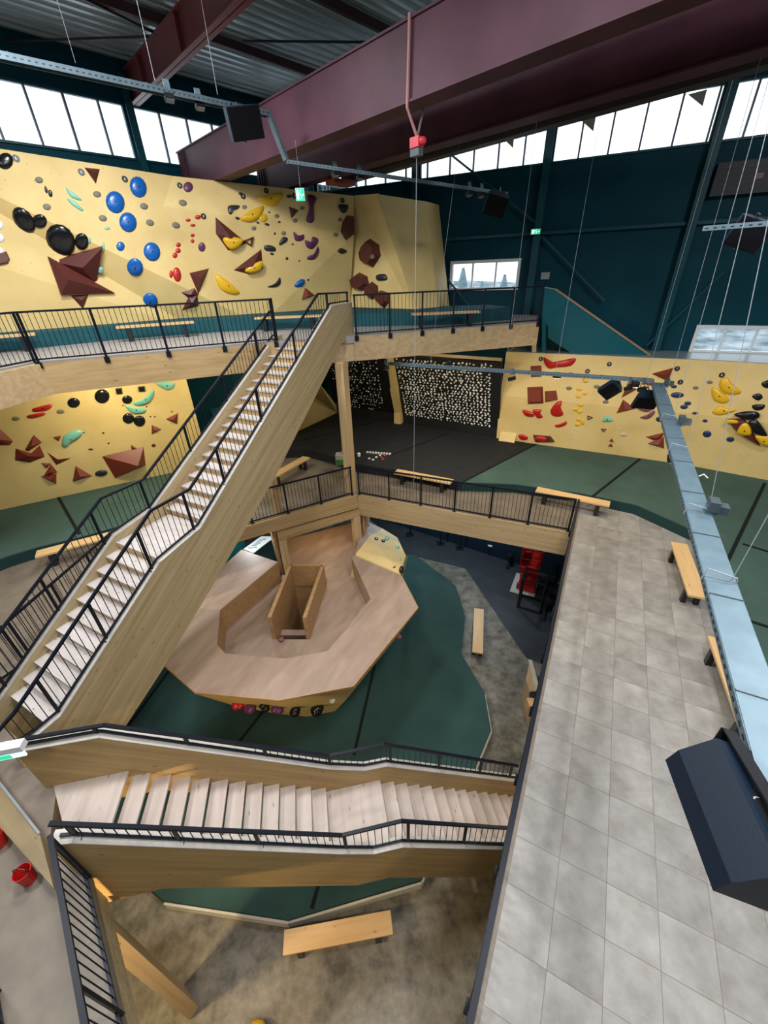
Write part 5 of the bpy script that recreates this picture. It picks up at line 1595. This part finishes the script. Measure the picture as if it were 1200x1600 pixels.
# ================================================================== WIRES
def wire(label, lo, hi, r=0.0042):
    o = MB().tube([lo, hi], r, 5).build('suspension_wire', WIRE)
    return tag(o, label, 'wire', 'steel suspension wires')
def upto(lo, px, py, z=18.4):
    return at(px, py, z)
W = [((1011, 590), ZT, (1124, 198)), ((1040, 620), ZT, (1180, 122)), ((1052, 655), ZT, (1177, 210)), ((1074, 706), ZT, (1200, 195)), ((1110, 786), ZT, (1200, 345)), ((1144, 906), ZT, (1200, 805)),
     ((868, 582), ZT, (927, 245)), ((790, 577), ZT, (830, 260)), ((672, 570), ZT, (710, 280))]
LBL = ['wire from the tray corner up to the roof', 'wire just right of the tray corner wire', 'third wire from the tray corner', 'wire to the middle stirrup of the wide tray', 'wire to the stirrup beside the white cable end', 'wire to the stirrup nearest the viewer',
       'wire holding the slim tray above the red smile hold', 'wire holding the slim tray at the left end of the right wall', 'wire holding the slim tray before the training board']
for (lo, z, hi), lb in zip(W, LBL):
    a = at(*lo, z)
    # the upper end lies on the view ray through the second point, above the hall
    b = plan_up(*hi, a)
    dirv = (b - a).normalized()
    wire(lb, a, a + dirv * ((18.4 - a.z) / dirv.z))
for k, (px, py) in enumerate([(118, 98), (242, 126), (340, 148)]):
    a = at(px, py, z1_)
    wire(['left wire of the upper tray', 'middle wire of the upper tray', 'right wire of the upper tray'][k], a, xy(a, 18.5))

# ================================================================== SPOTLIGHTS, SPEAKERS
def spotlight(label, p, aim, s=1.0):
    r = empty('spotlight', p, label, 'spotlight', 'small black spotlights')
    d = (Vector(aim) - p).normalized()
    n = d.cross(UP).normalized()
    u2 = n.cross(d)
    MB().box(p - UP * 0.03 * s, 0.05 * s, 0.09 * s, 0.07 * s, (d, n, u2)).build('housing', BLACKM, r)
    MB().box(p - UP * 0.03 * s + d * 0.055 * s, 0.006, 0.075 * s, 0.055 * s, (d, n, u2)).build('lens', plain('lamp_lens', (0.25, 0.27, 0.3), 0.1), r)
    MB().tube([p + n * 0.1 * s, p + n * 0.1 * s + UP * 0.12 * s, p - n * 0.1 * s + UP * 0.12 * s, p - n * 0.1 * s], 0.008).build('yoke', BLACKM, r)
    MB().box(p + UP * 0.17 * s, 0.04, 0.06 * s, 0.05 * s, (d, n, UP)).build('driver_box', GALVB, r)
    return r
for lab, px, py, z in [('spotlight under the slim tray left of the yellow rib', 603, 574, ZT - 0.12), ('spotlight under the slim tray at the wall end', 800, 590, ZT - 0.12), ('spotlight under the slim tray between the speakers', 982, 605, ZT - 0.14), ('spotlight next to the tray corner', 1003, 606, ZT - 0.14),
                       ('spotlight on the upper tray before the maroon roof beam', 264, 150, z1_ - 0.12), ('spotlight on the upper tray left of the hanging speaker', 312, 163, z1_ - 0.12),
                       ('spotlight under the rear girder on the lower tray', 524, 270, z2 - 0.1), ('spotlight beside the orange bearing plate', 562, 275, z2 - 0.1), ('left of two spotlights near the back tray end', 733, 301, 14.42), ('right of two spotlights near the back tray end', 752, 303, 14.40)]:
    p = at(px, py, z)
    spotlight(lab, p, p + Vector((0.2, -0.3, -1)))
for k, (px, py) in enumerate([(1041, 600), (1064, 660), (1112, 795)]):
    p = at(px, py, ZT + 0.06)
    r = empty('spotlight', p, ['spotlight on the wide tray nearest its corner', 'spotlight on the wide tray beside the stacked triangles', 'spotlight on the wide tray over the green mat'][k], 'spotlight', 'tray-top spotlights')
    MB().box(p + UP * 0.06, 0.05, 0.09, 0.06, (N28, D28, UP)).build('housing', plain('lamp_grey', (0.06, 0.08, 0.09), 0.4), r)
    MB().box(p + UP * -0.02, 0.06, 0.04, 0.06, (N28, D28, UP)).build('clamp', GALVB, r)
    MB().box(p + N28 * 0.1 + UP * 0.02, 0.05, 0.07, 0.05, (N28, D28, UP)).build('driver_box', plain('lamp_grey', (0.06, 0.08, 0.09), 0.4), r)
def speaker(label, c, fwd, up, wd, ht, dp, bracket=True):
    """wedge cabinet: fwd = grille normal"""
    fwd = fwd.normalized()
    sd = fwd.cross(up).normalized()
    up = sd.cross(fwd)
    r = empty('loudspeaker', c, label, 'loudspeaker', 'black loudspeakers')
    sec = [(-wd / 2, dp / 2), (wd / 2, dp / 2), (wd / 2, dp * 0.12), (wd * 0.27, -dp / 2), (-wd * 0.27, -dp / 2), (-wd / 2, dp * 0.12)]
    MB().extrude([c + sd * x + fwd * y - up * ht / 2 for x, y in sec], up * ht).build('cabinet', SPK, r)
    MB().box(c + fwd * (dp / 2 + 0.006), wd / 2 - 0.012, 0.006, ht / 2 - 0.012, (sd, fwd, up)).build('grille', SPKG, r)
    if bracket:
        MB().tube([c + up * (ht / 2 + 0.01), c + up * (ht / 2 + 0.04) , c - fwd * (dp * 0.75) + up * (ht / 2 + 0.04), c - fwd * (dp * 0.75) - up * (ht / 2 + 0.04), c - up * (ht / 2 + 0.04), c - up * (ht / 2 + 0.01)], 0.014).build('bracket', BLACKM, r)
    return r
# near speaker, bottom right: long edge follows (1075,1165)-(1185,1400)
c0 = at(1118, 1255, ZT - 0.12)
lv = (at(1190, 1385, ZT - 0.1) - at(1092, 1165, ZT - 0.1)).normalized()
_lf = Vector((-lv.y, lv.x, 0)).normalized()
if _lf.x > 0: _lf = -_lf
fw = _lf * 0.30 - UP
fw = (fw - lv * fw.dot(lv)).normalized()
c0 = at(1158, 1278, ZT - 0.14)
spk = speaker('large black loudspeaker hanging under the cable tray at bottom right', c0, fw, lv, 0.40, 0.68, 0.36, False)
sdv = fw.cross(lv).normalized()
if sdv.z < 0: sdv = -sdv
MB().box(c0 - fw * 0.183 + lv * 0.05, 0.11, 0.05, 0.006, (lv, sdv, fw)).build('handle_recess', BLACKM, spk)
MB().bar(c0 - lv * 0.34 + fw * 0.05, c0 - lv * 0.42 - fw * 0.20, 0.10, 0.008, lv).bar(c0 - lv * 0.42 - fw * 0.20, c0 + lv * 0.2 - fw * 0.25, 0.09, 0.008, fw).build('bracket', BLACKM, spk)
MB().box(c0 + lv * 0.333, 0.004, 0.10, 0.15, (lv, sdv, fw)).build('end_reflection', plain('wood_reflection', (0.20, 0.16, 0.07), 0.4), spk)  # thin sheet coloured as the wood's reflection on the cabinet end
speaker('black loudspeaker hanging under the slim tray, left of the tray corner', at(953, 606, ZT - 0.33), Vector((-0.35, -0.8, -0.35)), Vector((0.65, 0.0, 0.8)), 0.40, 0.46, 0.36)
speaker('black box loudspeaker hanging beside the tray corner', at(1008, 624, ZT - 0.38), Vector((-0.15, -0.8, -0.45)), Vector((0, -0.3, 1)), 0.56, 0.38, 0.3)
speaker('black loudspeaker hanging from the upper tray before the front girder', at(378, 192, 15.35), Vector((0.75, -1, -0.3)), Vector((-0.1, -0.2, 1)), 0.74, 0.54, 0.46)
speaker('black loudspeaker at the end of the back tray under the rear windows', at(775, 318, 14.1), Vector((-0.25, -1, -0.5)), Vector((0.25, -0.2, 1)), 0.62, 0.52, 0.4)
speaker('black loudspeaker in the dark right corner under the short tray', at(1168, 364, 12.8), Vector((-0.5, -0.9, -0.2)), Vector((0.4, 0, 1)), 0.5, 0.4, 0.35)
o = MB().tube([at(1193, 1248, ZT + 0.03), at(1180, 1246, ZT + 0.05), at(1170, 1252, ZT + 0.03), at(1176, 1262, ZT)], 0.007).build('cable_loop', plain('grey_cable', (0.35, 0.38, 0.4), 0.4))
tag(o, 'grey cable loop tied on the tray above the large loudspeaker', 'cable')

# ================================================================== HOIST, SIGNS
hc = at(651, 223, 14.75)
ho = empty('chain_hoist', hc, 'red chain hoist slung under the front girder', 'hoist')
MB().box(hc, 0.12, 0.085, 0.085, (D137, N137, UP)).build('motor', plain('hoist_red', (0.60, 0.03, 0.05), 0.35), ho)
MB().lathe(hc + D137 * 0.12, [(0.07, -0.02), (0.07, 0.08), (0.04, 0.11)], 12, (UP, N137, D137)).build('drum', plain('hoist_red', (0.60, 0.03, 0.05), 0.35), ho)
MB().box(hc - UP * 0.16, 0.12, 0.07, 0.06, (D137, N137, UP)).build('gearbox', plain('lamp_grey', (0.06, 0.08, 0.09), 0.4), ho)
gtop = onp(640, 20, xy(GB1, 0) - N137 * 0.02, N137)
gbot = onp(636, 168, xy(GB1, 0) - N137 * 0.02, N137)
MB().tube([gtop, gbot, hc + UP * 0.1], 0.03).build('sling', plain('sling_pink', (0.45, 0.22, 0.22), 0.7), ho)
MB().tube([hc + UP * 0.1 + N137 * 0.02, xy(gbot + N137 * 0.5, 15.3)], 0.025).build('sling', plain('sling_grey', (0.15, 0.12, 0.12), 0.7), ho)
MB().tube([hc - UP * 0.2, xy(hc, 6.2)], 0.006, 5).build('hoist_chain', WIRE, ho)
GREEN = glow('exit_green', (0.02, 0.55, 0.28), 1.2)
SIGNW = glow('exit_white', (0.75, 1.0, 0.95), 1.0)
def exit_sign(label, c, n, wd, ht):
    n = n.normalized()
    a1 = UP.cross(n).normalized()
    a2 = n.cross(a1)
    r = empty('exit_sign', c, label, 'exit sign', 'green exit signs')
    MB().box(c, wd / 2, 0.025, ht / 2, (a1, n, a2)).build('housing', WHITE, r)
    MB().box(c + n * 0.027, wd / 2 - 0.01, 0.003, ht / 2 - 0.01, (a1, n, a2)).build('sign_face', GREEN, r)
    f = MB()
    f.box(c + n * 0.032 - a1 * wd * 0.25, wd * 0.12, 0.002, ht * 0.36, (a1, n, a2))
    f.box(c + n * 0.032 + a1 * wd * 0.05, wd * 0.035, 0.002, ht * 0.22, ((a1 + a2 * 0.6).normalized(), n, (a2 - a1 * 0.6).normalized()))
    f.box(c + n * 0.032 + a1 * wd * 0.08 + a2 * ht * 0.30, wd * 0.03, 0.002, ht * 0.07, (a1, n, a2))
    f.box(c + n * 0.032 + a1 * wd * 0.10 - a2 * ht * 0.25, wd * 0.02, 0.002, ht * 0.16, ((a1 - a2 * 0.5).normalized(), n, (a2 + a1 * 0.5).normalized()))
    f.box(c + n * 0.032 + a1 * wd * 0.34, wd * 0.10, 0.002, ht * 0.05, (a1, n, a2))
    f.build('pictogram', SIGNW, r)
    return r
exit_sign('hanging green exit sign below the rear girder', at(469, 304, 14.35), Vector((0.1, -1, -0.2)), 0.24, 0.28)
exit_sign('green exit sign on the teal column of the back wall', onp(837, 362, bw(0, 0, 0.34), N116), -N116, 0.34, 0.17)
el_c = at(4, 1170, 7.35)
es = empty('emergency_light', el_c, 'lit emergency exit light cut by the left frame edge above the landing', 'exit sign')
_ed = (at(40, 1172, 7.35) - at(-30, 1186, 7.35)).normalized()
_en = _ed.cross(UP)
MB().box(el_c, 0.24, 0.06, 0.05, (_ed, _en, UP)).build('housing', WHITE, es)
MB().box(el_c + _en * 0.03 - UP * 0.10, 0.22, 0.012, 0.07, (_ed, _en, UP)).build('light_panel', SIGNW, es)
MB().box(el_c + _en * 0.045 - UP * 0.12 - _ed * 0.02, 0.09, 0.004, 0.035, (_ed, _en, UP)).build('pictogram', GREEN, es)
# hanging wires of the exit sign
wire('thin wire carrying the hanging exit sign', at(469, 292, 14.4), xy(at(469, 292, 14.4), 15.3), 0.004)
o = MB().box(onp(852, 431, bw(0, 0, 0.05), N116), 0.16, 0.03, 0.12, (D116, N116, UP)).build('wall_box', plain('pale_box', (0.35, 0.36, 0.37), 0.5))
tag(o, 'small pale junction box on the teal back wall', 'box')
pbx = onp(1172, 277, bw(0, 0, 0.1), N116)
ac = empty('wall_unit', pbx, 'dark rectangular heater unit high on the teal wall at the right edge', 'heater')
MB().box(pbx, 0.95, 0.12, 0.42, (D116, N116, UP)).build('casing', plain('unit_dark', (0.006, 0.007, 0.012), 0.5), ac)
MB().box(pbx - N116 * 0.13 + D116 * 0.2, 0.10, 0.01, 0.07, (D116, N116, UP)).build('label_plate', plain('label_pink', (0.30, 0.18, 0.17), 0.6), ac)
for k in range(5):
    MB().box(pbx - N116 * 0.13 + UP * (-0.28 + 0.14 * k) - D116 * 0.35, 0.45, 0.006, 0.008, (D116, N116, UP)).build('louvre', BLACKM, ac)

# ================================================================== TEAL STAIR PARAPET ON THE BACK WALL
PQ = bw(0, 0, 1.25)
pp = lambda px, py: onp(px, py, PQ, N116)
sp_ = empty('stair_parapet', pp(900, 530), 'solid teal stair parapet with a sloping wood cap against the back wall', 'parapet')
pts = [pp(851, 450), pp(868, 453), pp(1016, 556), pp(893, 552), pp(856, 528), pp(856, 508), pp(846, 508)]
MB().extrude(pts, N116 * 0.1).build('panel', TEALP, sp_)
MB().bar(pp(868, 452) + N116 * 0.05, pp(1016, 555) + N116 * 0.05, 0.16, 0.06).build('wood_cap', wood('cap_wood', (0.36, 0.25, 0.14), (0.26, 0.17, 0.09), (0.8, -0.4, -0.5), 0.5), sp_)
MB().bar(pp(851, 449) + N116 * 0.05, pp(868, 452) + N116 * 0.05, 0.12, 0.03).build('top_cap', LEDGE, sp_)
MB().bar(pp(850, 505), pp(850, 552), 0.14, 0.14).build('support_leg', TEALP, sp_)
o = MB().bar(at(834, 520, 10.2), at(834, 551, 9.5), 0.16, 0.12).build('timber_prop', GLU_Z)
tag(o, 'short timber prop at the right end of the upper floor beam', 'prop')

# ================================================================== SMALL THINGS ON THE FLOORS
def tub(label, c, r0, h, mat, grp=None):
    r = empty('bucket', c, label, 'bucket', grp)
    MB().lathe(c, [(r0 * 0.8, 0), (r0, h), (r0 * 0.93, h), (r0 * 0.74, 0.03)], 18).build('body', mat, r, smooth=False)
    MB().tube([c + Vector((r0 * math.cos(t), 0.0, h + 0.8 * r0 * math.sin(t))) for t in [math.pi * k / 8 for k in range(9)]], 0.008).build('handle', BLACKM, r)
    return r
tub('red bucket standing beside the broad timber kerb at lower left', at(47, 1374, M), 0.105, 0.25, REDP, 'red buckets')
tub('red bucket mostly hidden behind the timber kerb at the left edge', at(2, 1318, M), 0.105, 0.25, REDP, 'red buckets')
cr = at(536, 724, ZM)
cb = empty('chalk_crate', cr, 'clear and green plastic crate on the black mat beside the tall post', 'crate')
MB().box(cr + UP * 0.12, 0.28, 0.2, 0.12).build('green_body', plain('crate_green', (0.05, 0.22, 0.05), 0.4), cb)
MB().box(cr + UP * 0.33, 0.27, 0.19, 0.09).build('clear_top', plain('crate_clear', (0.40, 0.42, 0.36), 0.3), cb)
MB().box(cr + UP * 0.47 + Vector((0.02, 0, 0)), 0.05, 0.05, 0.05).build('orange_item', plain('orange_item', (0.5, 0.14, 0.02), 0.5), cb)
o = MB().lathe(at(561, 713, ZM), [(0.06, 0), (0.07, 0.14), (0.04, 0.16)], 10).build('chalk_bottle', WHITE)
tag(o, 'white chalk bottle right of the tall post on the black mat', 'bottle')
for k in range(9):
    p = at(574 + k * 4.4, 707.5 + k * 0.35, ZM)
    o = MB().box(p + UP * 0.03, 0.032, 0.05, 0.03, (D116, N116, UP)).build('white_block', WHITE)
    tag(o, 'small white block in the neat row on the black mat', 'block', 'white blocks in a row')
for k, (px, py) in enumerate([(577, 717), (583, 719), (588, 715), (594, 712)]):
    o = MB().lathe(at(px, py, ZM), [(0.05, 0), (0.06, 0.03), (0.02, 0.06)], 7).build('loose_hold', HC['white'])
    tag(o, 'loose white hold lying before the row of white blocks', 'hold', 'loose white holds')
for k, (px, py) in enumerate([(596, 716), (601, 713), (598, 719)]):
    o = MB().lathe(at(px, py, ZM), [(0.07, 0), (0.08, 0.04), (0.03, 0.09)], 7).build('loose_hold', HC['rust'])
    tag(o, 'loose red hold in the small heap on the black mat', 'hold', 'loose red holds')
kn = at(440, 1001, DECK)
o = MB().lathe(kn, [(0.05, 0), (0.085, 0.03), (0.085, 0.09), (0.03, 0.11)], 12).build('rope_knob', HC['pink'])
tag(o, 'small round pink and white knob on the island deck before the shaft', 'knob')
# white board with drawings beyond the portal
wbp = [at(380, 858, 2.6), at(396, 864, 2.6), at(430, 838, 2.6), at(408, 838, 2.6)]
wbo = MB().extrude([v for v in wbp], UP * -0.03).build('white_board', WHITE)
tag(wbo, 'white sheet with line drawings lying beyond the island under the mezzanine', 'sheet')
ink = MB()
for k in range(9):
    a = wbp[0].lerp(wbp[3], 0.15 + 0.08 * k).lerp(wbp[1].lerp(wbp[2], 0.15 + 0.08 * k), random.uniform(0.2, 0.4))
    b = wbp[0].lerp(wbp[3], 0.2 + 0.08 * k).lerp(wbp[1].lerp(wbp[2], 0.18 + 0.08 * k), random.uniform(0.5, 0.8))
    ink.bar(a + UP * 0.008, b + UP * 0.008, 0.03, 0.008)
ink.build('drawing', plain('ink_blue', (0.10, 0.20, 0.25), 0.6), wbo)
o = MB().box(at(366, 868, 1.4), 0.5, 0.3, 0.9).build('teal_cabinet', plain('teal_cabinet', (0.01, 0.20, 0.22), 0.5))
tag(o, 'teal cabinet glimpsed under the stringer beyond the island', 'cabinet')
# timber counter on the ground floor below the walkway rail
ctp = [at(828, 1032, 1.1), at(843, 1090, 1.1), at(834, 1108, 1.1), at(822, 1060, 1.1)]
ct = empty('timber_counter', xy(ctp[0], 0), 'pale timber counter on the ground floor below the walkway railing', 'counter')
MB().extrude(ctp, UP * -1.08).build('body', wood('counter_wood', (0.52, 0.36, 0.19), (0.40, 0.26, 0.13), (0.4, 0.8, 0), 0.5), ct)
MB().bar(ctp[0] + UP * 0.02, ctp[1] + UP * 0.02, 0.12, 0.04).build('top_edge', CAPW, ct)
o = MB().box(at(836, 1088, 1.2), 0.14, 0.10, 0.10).build('card_terminal', BLACKM)
tag(o, 'small black device on the timber counter below the walkway', 'device')
o = MB().box(at(832, 1102, 1.1), 0.16, 0.14, 0.16).build('timber_stool', BENCH)
tag(o, 'small pale timber box beside the counter below the walkway', 'box')
# scissor lift
L0 = at(824, 914, 0.0)
lf = empty('scissor_lift', L0, 'red scissor lift parked below the mezzanine beam on a white board', 'scissor lift')
la, lb_ = D28, N28
MB().box(L0 + UP * 0.22, 0.55, 0.36, 0.16, (la, lb_, UP)).build('chassis', REDP, lf)
for sx in (-1, 1):
    for sy in (-1, 1):
        MB().lathe(L0 + la * 0.4 * sx + lb_ * 0.36 * sy + UP * 0.14, [(0.14, -0.05), (0.14, 0.05)], 12, (la, UP, lb_)).build('wheel', BLACKM, lf)
for k in range(4):
    z = 0.42 + k * 0.2
    for s in (-1, 1):
        for off in (-0.3, 0.3):
            MB().bar(L0 + la * (-0.5 * s) + lb_ * off + UP * z, L0 + la * (0.5 * s) + lb_ * off + UP * (z + 0.2), 0.04, 0.06).build('scissor_arm', REDP, lf)
MB().box(L0 + UP * 1.3, 0.68, 0.40, 0.09, (la, lb_, UP)).build('platform', REDP, lf)
for sx in (-1, -0.33, 0.33, 1):
    for sy in (-1, 1):
        MB().bar(L0 + la * 0.66 * sx + lb_ * 0.38 * sy + UP * 1.35, L0 + la * 0.66 * sx + lb_ * 0.38 * sy + UP * 2.35, 0.04, 0.04).build('guard_post', REDP, lf)
for z in (1.85, 2.35):
    for sy in (-1, 1):
        MB().bar(L0 - la * 0.66 + lb_ * 0.38 * sy + UP * z, L0 + la * 0.66 + lb_ * 0.38 * sy + UP * z, 0.045, 0.045).build('guard_rail', REDP, lf)
    for sx in (-1, 1):
        MB().bar(L0 + la * 0.66 * sx - lb_ * 0.38 + UP * z, L0 + la * 0.66 * sx + lb_ * 0.38 + UP * z, 0.045, 0.045).build('guard_rail', REDP, lf)
MB().box(L0 - lb_ * 0.41 + UP * 1.6, 0.5, 0.012, 0.22, (la, lb_, UP)).build('side_plate', REDP, lf)
MB().box(L0 - lb_ * 0.425 + UP * 1.62 - la * 0.2, 0.12, 0.006, 0.05, (la, lb_, UP)).build('decal', WHITE, lf)
o = MB().box(L0 + UP * 0.03 + la * -0.1 - lb_ * 0.1, 0.72, 0.52, 0.02, (la, lb_, UP)).build('floor_board', plain('lift_board', (0.5, 0.48, 0.42), 0.5))
tag(o, 'pale square board on the rubber floor under the scissor lift', 'board')
# power rack and machines in the gym corner
def rack(label, c, h, wd, dp):
    r = empty('power_rack', c, label, 'rack', 'black gym racks')
    for sx in (-1, 1):
        for sy in (-1, 1):
            MB().bar(c + la * dp / 2 * sx + lb_ * wd / 2 * sy, c + la * dp / 2 * sx + lb_ * wd / 2 * sy + UP * h, 0.06, 0.06).build('upright', BLACKM, r)
    for z in (0.08, h - 0.04):
        for sx in (-1, 1):
            MB().bar(c + la * dp / 2 * sx - lb_ * wd / 2 + UP * z, c + la * dp / 2 * sx + lb_ * wd / 2 + UP * z, 0.06, 0.06).build('cross_bar', BLACKM, r)
        for sy in (-1, 1):
            MB().bar(c - la * dp / 2 + lb_ * wd / 2 * sy + UP * z, c + la * dp / 2 + lb_ * wd / 2 * sy + UP * z, 0.06, 0.06).build('side_bar', BLACKM, r)
    return r
rack('open black rack on the rubber floor in front of the scissor lift', at(828, 945, 0), 1.6, 0.9, 0.8)
rack('lower black frame beside the walkway edge on the rubber floor', at(866, 925, 0), 1.1, 0.7, 0.9)
MACH = plain('machine_dark', (0.02, 0.02, 0.022), 0.4)
for k, (px, py, s) in enumerate([(850, 958, 1.0), (868, 905, 1.0), (795, 882, 0.8)]):
    c = at(px, py, 0)
    r = empty('exercise_machine', c, ['black exercise machine with a grey flywheel nearest the walkway', 'dark exercise machine against the navy wall right of the lift', 'dark exercise machine left of the scissor lift'][k], 'machine', 'exercise machines')
    MB().bar(c - la * 0.5 * s + UP * 0.1, c + la * 0.5 * s + UP * 0.1, 0.12, 0.1).build('base', MACH, r)
    MB().lathe(c + la * 0.4 * s + UP * 0.42 * s, [(0.26 * s, -0.06), (0.26 * s, 0.06)], 16, (la, UP, lb_)).build('flywheel', MACH, r)
    MB().lathe(c + la * 0.4 * s + UP * 0.42 * s, [(0.1 * s, -0.07), (0.1 * s, 0.07)], 12, (la, UP, lb_)).build('hub', plain('hub_grey', (0.3, 0.3, 0.3), 0.4), r)
    MB().bar(c + UP * 0.1, c - la * 0.1 + UP * 0.75 * s, 0.08, 0.08).build('seat_post', MACH, r)
    MB().box(c - la * 0.12 + UP * 0.8 * s, 0.15, 0.1, 0.035, (la, lb_, UP)).build('saddle', BLACKM, r)
    MB().bar(c + la * 0.35 + UP * 0.4, c + la * 0.3 + UP * 1.1 * s, 0.07, 0.07).build('column', MACH, r)
    MB().bar(c + la * 0.3 - lb_ * 0.25 + UP * 1.1 * s, c + la * 0.3 + lb_ * 0.25 + UP * 1.1 * s, 0.04, 0.04).build('handlebar', BLACKM, r)
o = MB().lathe(at(866, 958, 0), [(0.1, 0), (0.1, 0.25), (0.06, 0.4), (0.03, 0.42)], 12).build('dumbbell_stack', plain('pale_metal', (0.45, 0.45, 0.43), 0.4, 0.5))
tag(o, 'pale stack of weights under the walkway railing', 'weights')
st_c = at(765, 866, 0)
so = empty('stool', st_c, 'round white-topped stool under the mezzanine beam', 'stool')
MB().lathe(st_c + UP * 0.55, [(0.16, 0), (0.16, 0.06), (0.1, 0.08)], 14).build('seat', WHITE, so)
for k in range(3):
    t = 2.1 * k
    MB().bar(st_c + Vector((0.18 * math.cos(t), 0.18 * math.sin(t), 0)), st_c + Vector((0.08 * math.cos(t), 0.08 * math.sin(t), 0.56)), 0.03, 0.03).build('leg', BLACKM, so)
for k, px in enumerate([(640, 836), (688, 850), (718, 857)]):
    c = at(*px, 0)
    o = MB().bar(c, c + UP * 2.2, 0.06, 0.06)
    o.box(c + UP * 0.02, 0.2, 0.2, 0.02)
    o = o.build('gym_stand', BLACKM)
    tag(o, ['black stand under the mezzanine beam nearest the island', 'middle black stand under the mezzanine beam', 'black stand under the mezzanine beam nearest the stool'][k], 'stand', 'black gym stands')
# yellow thing at the very bottom edge
yb = at(402, 1622, 0.1)
o = MB().lathe(yb, [(0.1, 0), (0.22, 0.06), (0.2, 0.2), (0.08, 0.3)], 12).build('loose_hold', HC['yellow'], smooth=True)
tag(o, 'yellow hold just entering at the bottom edge on the concrete', 'hold')

# ================================================================== WARM LAMPS AND ADDED FILL LAMPS BELOW THE FLOORS
def lamp(label, c, power, col, aim=None):
    r = empty('downlight', c, label, 'lamp', 'warm lamps under the floors')
    MB().lathe(c, [(0.12, 0.0), (0.14, 0.1), (0.1, 0.14)], 14).build('housing', BLACKM, r)
    MB().lathe(c - UP * 0.01, [(0.1, 0.0), (0.1, 0.008)], 14).build('diffuser', glow('warm_diffuser', (1.0, 0.78, 0.45), 3.0), r)
    l = bpy.data.lights.new('lamp_light', 'AREA')
    l.shape = 'DISK'
    l.size = 0.25
    l.energy = power
    l.color = col
    o = bpy.data.objects.new('lamp_light', l)
    COL.objects.link(o)
    o.parent = r
    o.location = (0, 0, -0.03)
    if aim is not None:
        o.rotation_euler = (Vector(aim) - Vector(c)).to_track_quat('-Z', 'Y').to_euler()
    return r
WARM = (1.0, 0.72, 0.36)
lamp('downlight under the left upper floor beam', Vector((-8.5, 12.5, U - 0.3)), 160, (1.0, 0.9, 0.62), (-9.5, 13.5, 6))
lamp('downlight under the upper floor behind the left railing', Vector((-5.5, 14.2, U - 0.3)), 120, (1.0, 0.9, 0.62), (-7, 15, 6))
lamp('downlight under the upper floor right of the tall post', Vector((1.5, 15.6, U - 0.3)), 120, (1.0, 0.9, 0.65), (1.5, 18, 6))
lamp('downlight under the mezzanine behind the timber portal', Vector((-2.6, 13.6, M - 0.35)), 26, WARM)
lamp('fill lamp added under the mezzanine above the white sheet', Vector((-5.4, 13.4, M - 0.5)), 90, (0.9, 0.97, 1.0))  # added to brighten the white sheet, no known fitting here
lamp('cool fill lamp added under the mezzanine over the gym corner', Vector((4.6, 15.2, M - 0.6)), 85, (0.75, 0.88, 1.0))  # added to lift the dark gym floor
lamp('cool fill lamp added under the mezzanine behind the island slab', Vector((1.0, 16.6, M - 0.6)), 150, (0.7, 0.86, 1.0))  # added cool fill for the ground beyond the slab
lamp('downlight under the bottom left mezzanine floor', Vector((-5.6, 1.0, M - 0.4)), 320, WARM, (-3.0, 1.8, 1.5))
lamp('downlight under the near end of the left mezzanine', Vector((-2.6, -0.6, M - 0.4)), 170, WARM, (-2.0, 2.6, 3.2))
for _k, (_p, _a) in enumerate([(at(870, 590, ZT - 0.2), at(860, 720, M)), (at(990, 604, ZT - 0.2), at(1000, 830, M)), (at(700, 572, ZT - 0.2), at(690, 740, M)), (tc + _td * 5.0 - UP * 0.2, at(985, 900, M))]):
    lamp(['warm spot under the slim tray before the yellow wall', 'warm spot under the slim tray by the corner speaker', 'warm spot under the slim tray before the training board', 'warm spot under the wide tray over the tiled floor'][_k], _p, 75, (1.0, 0.80, 0.52), _a)
lamp('downlight under the long walkway', Vector((4.2, 4.4, M - 1.0)), 60, (1.0, 0.88, 0.7))
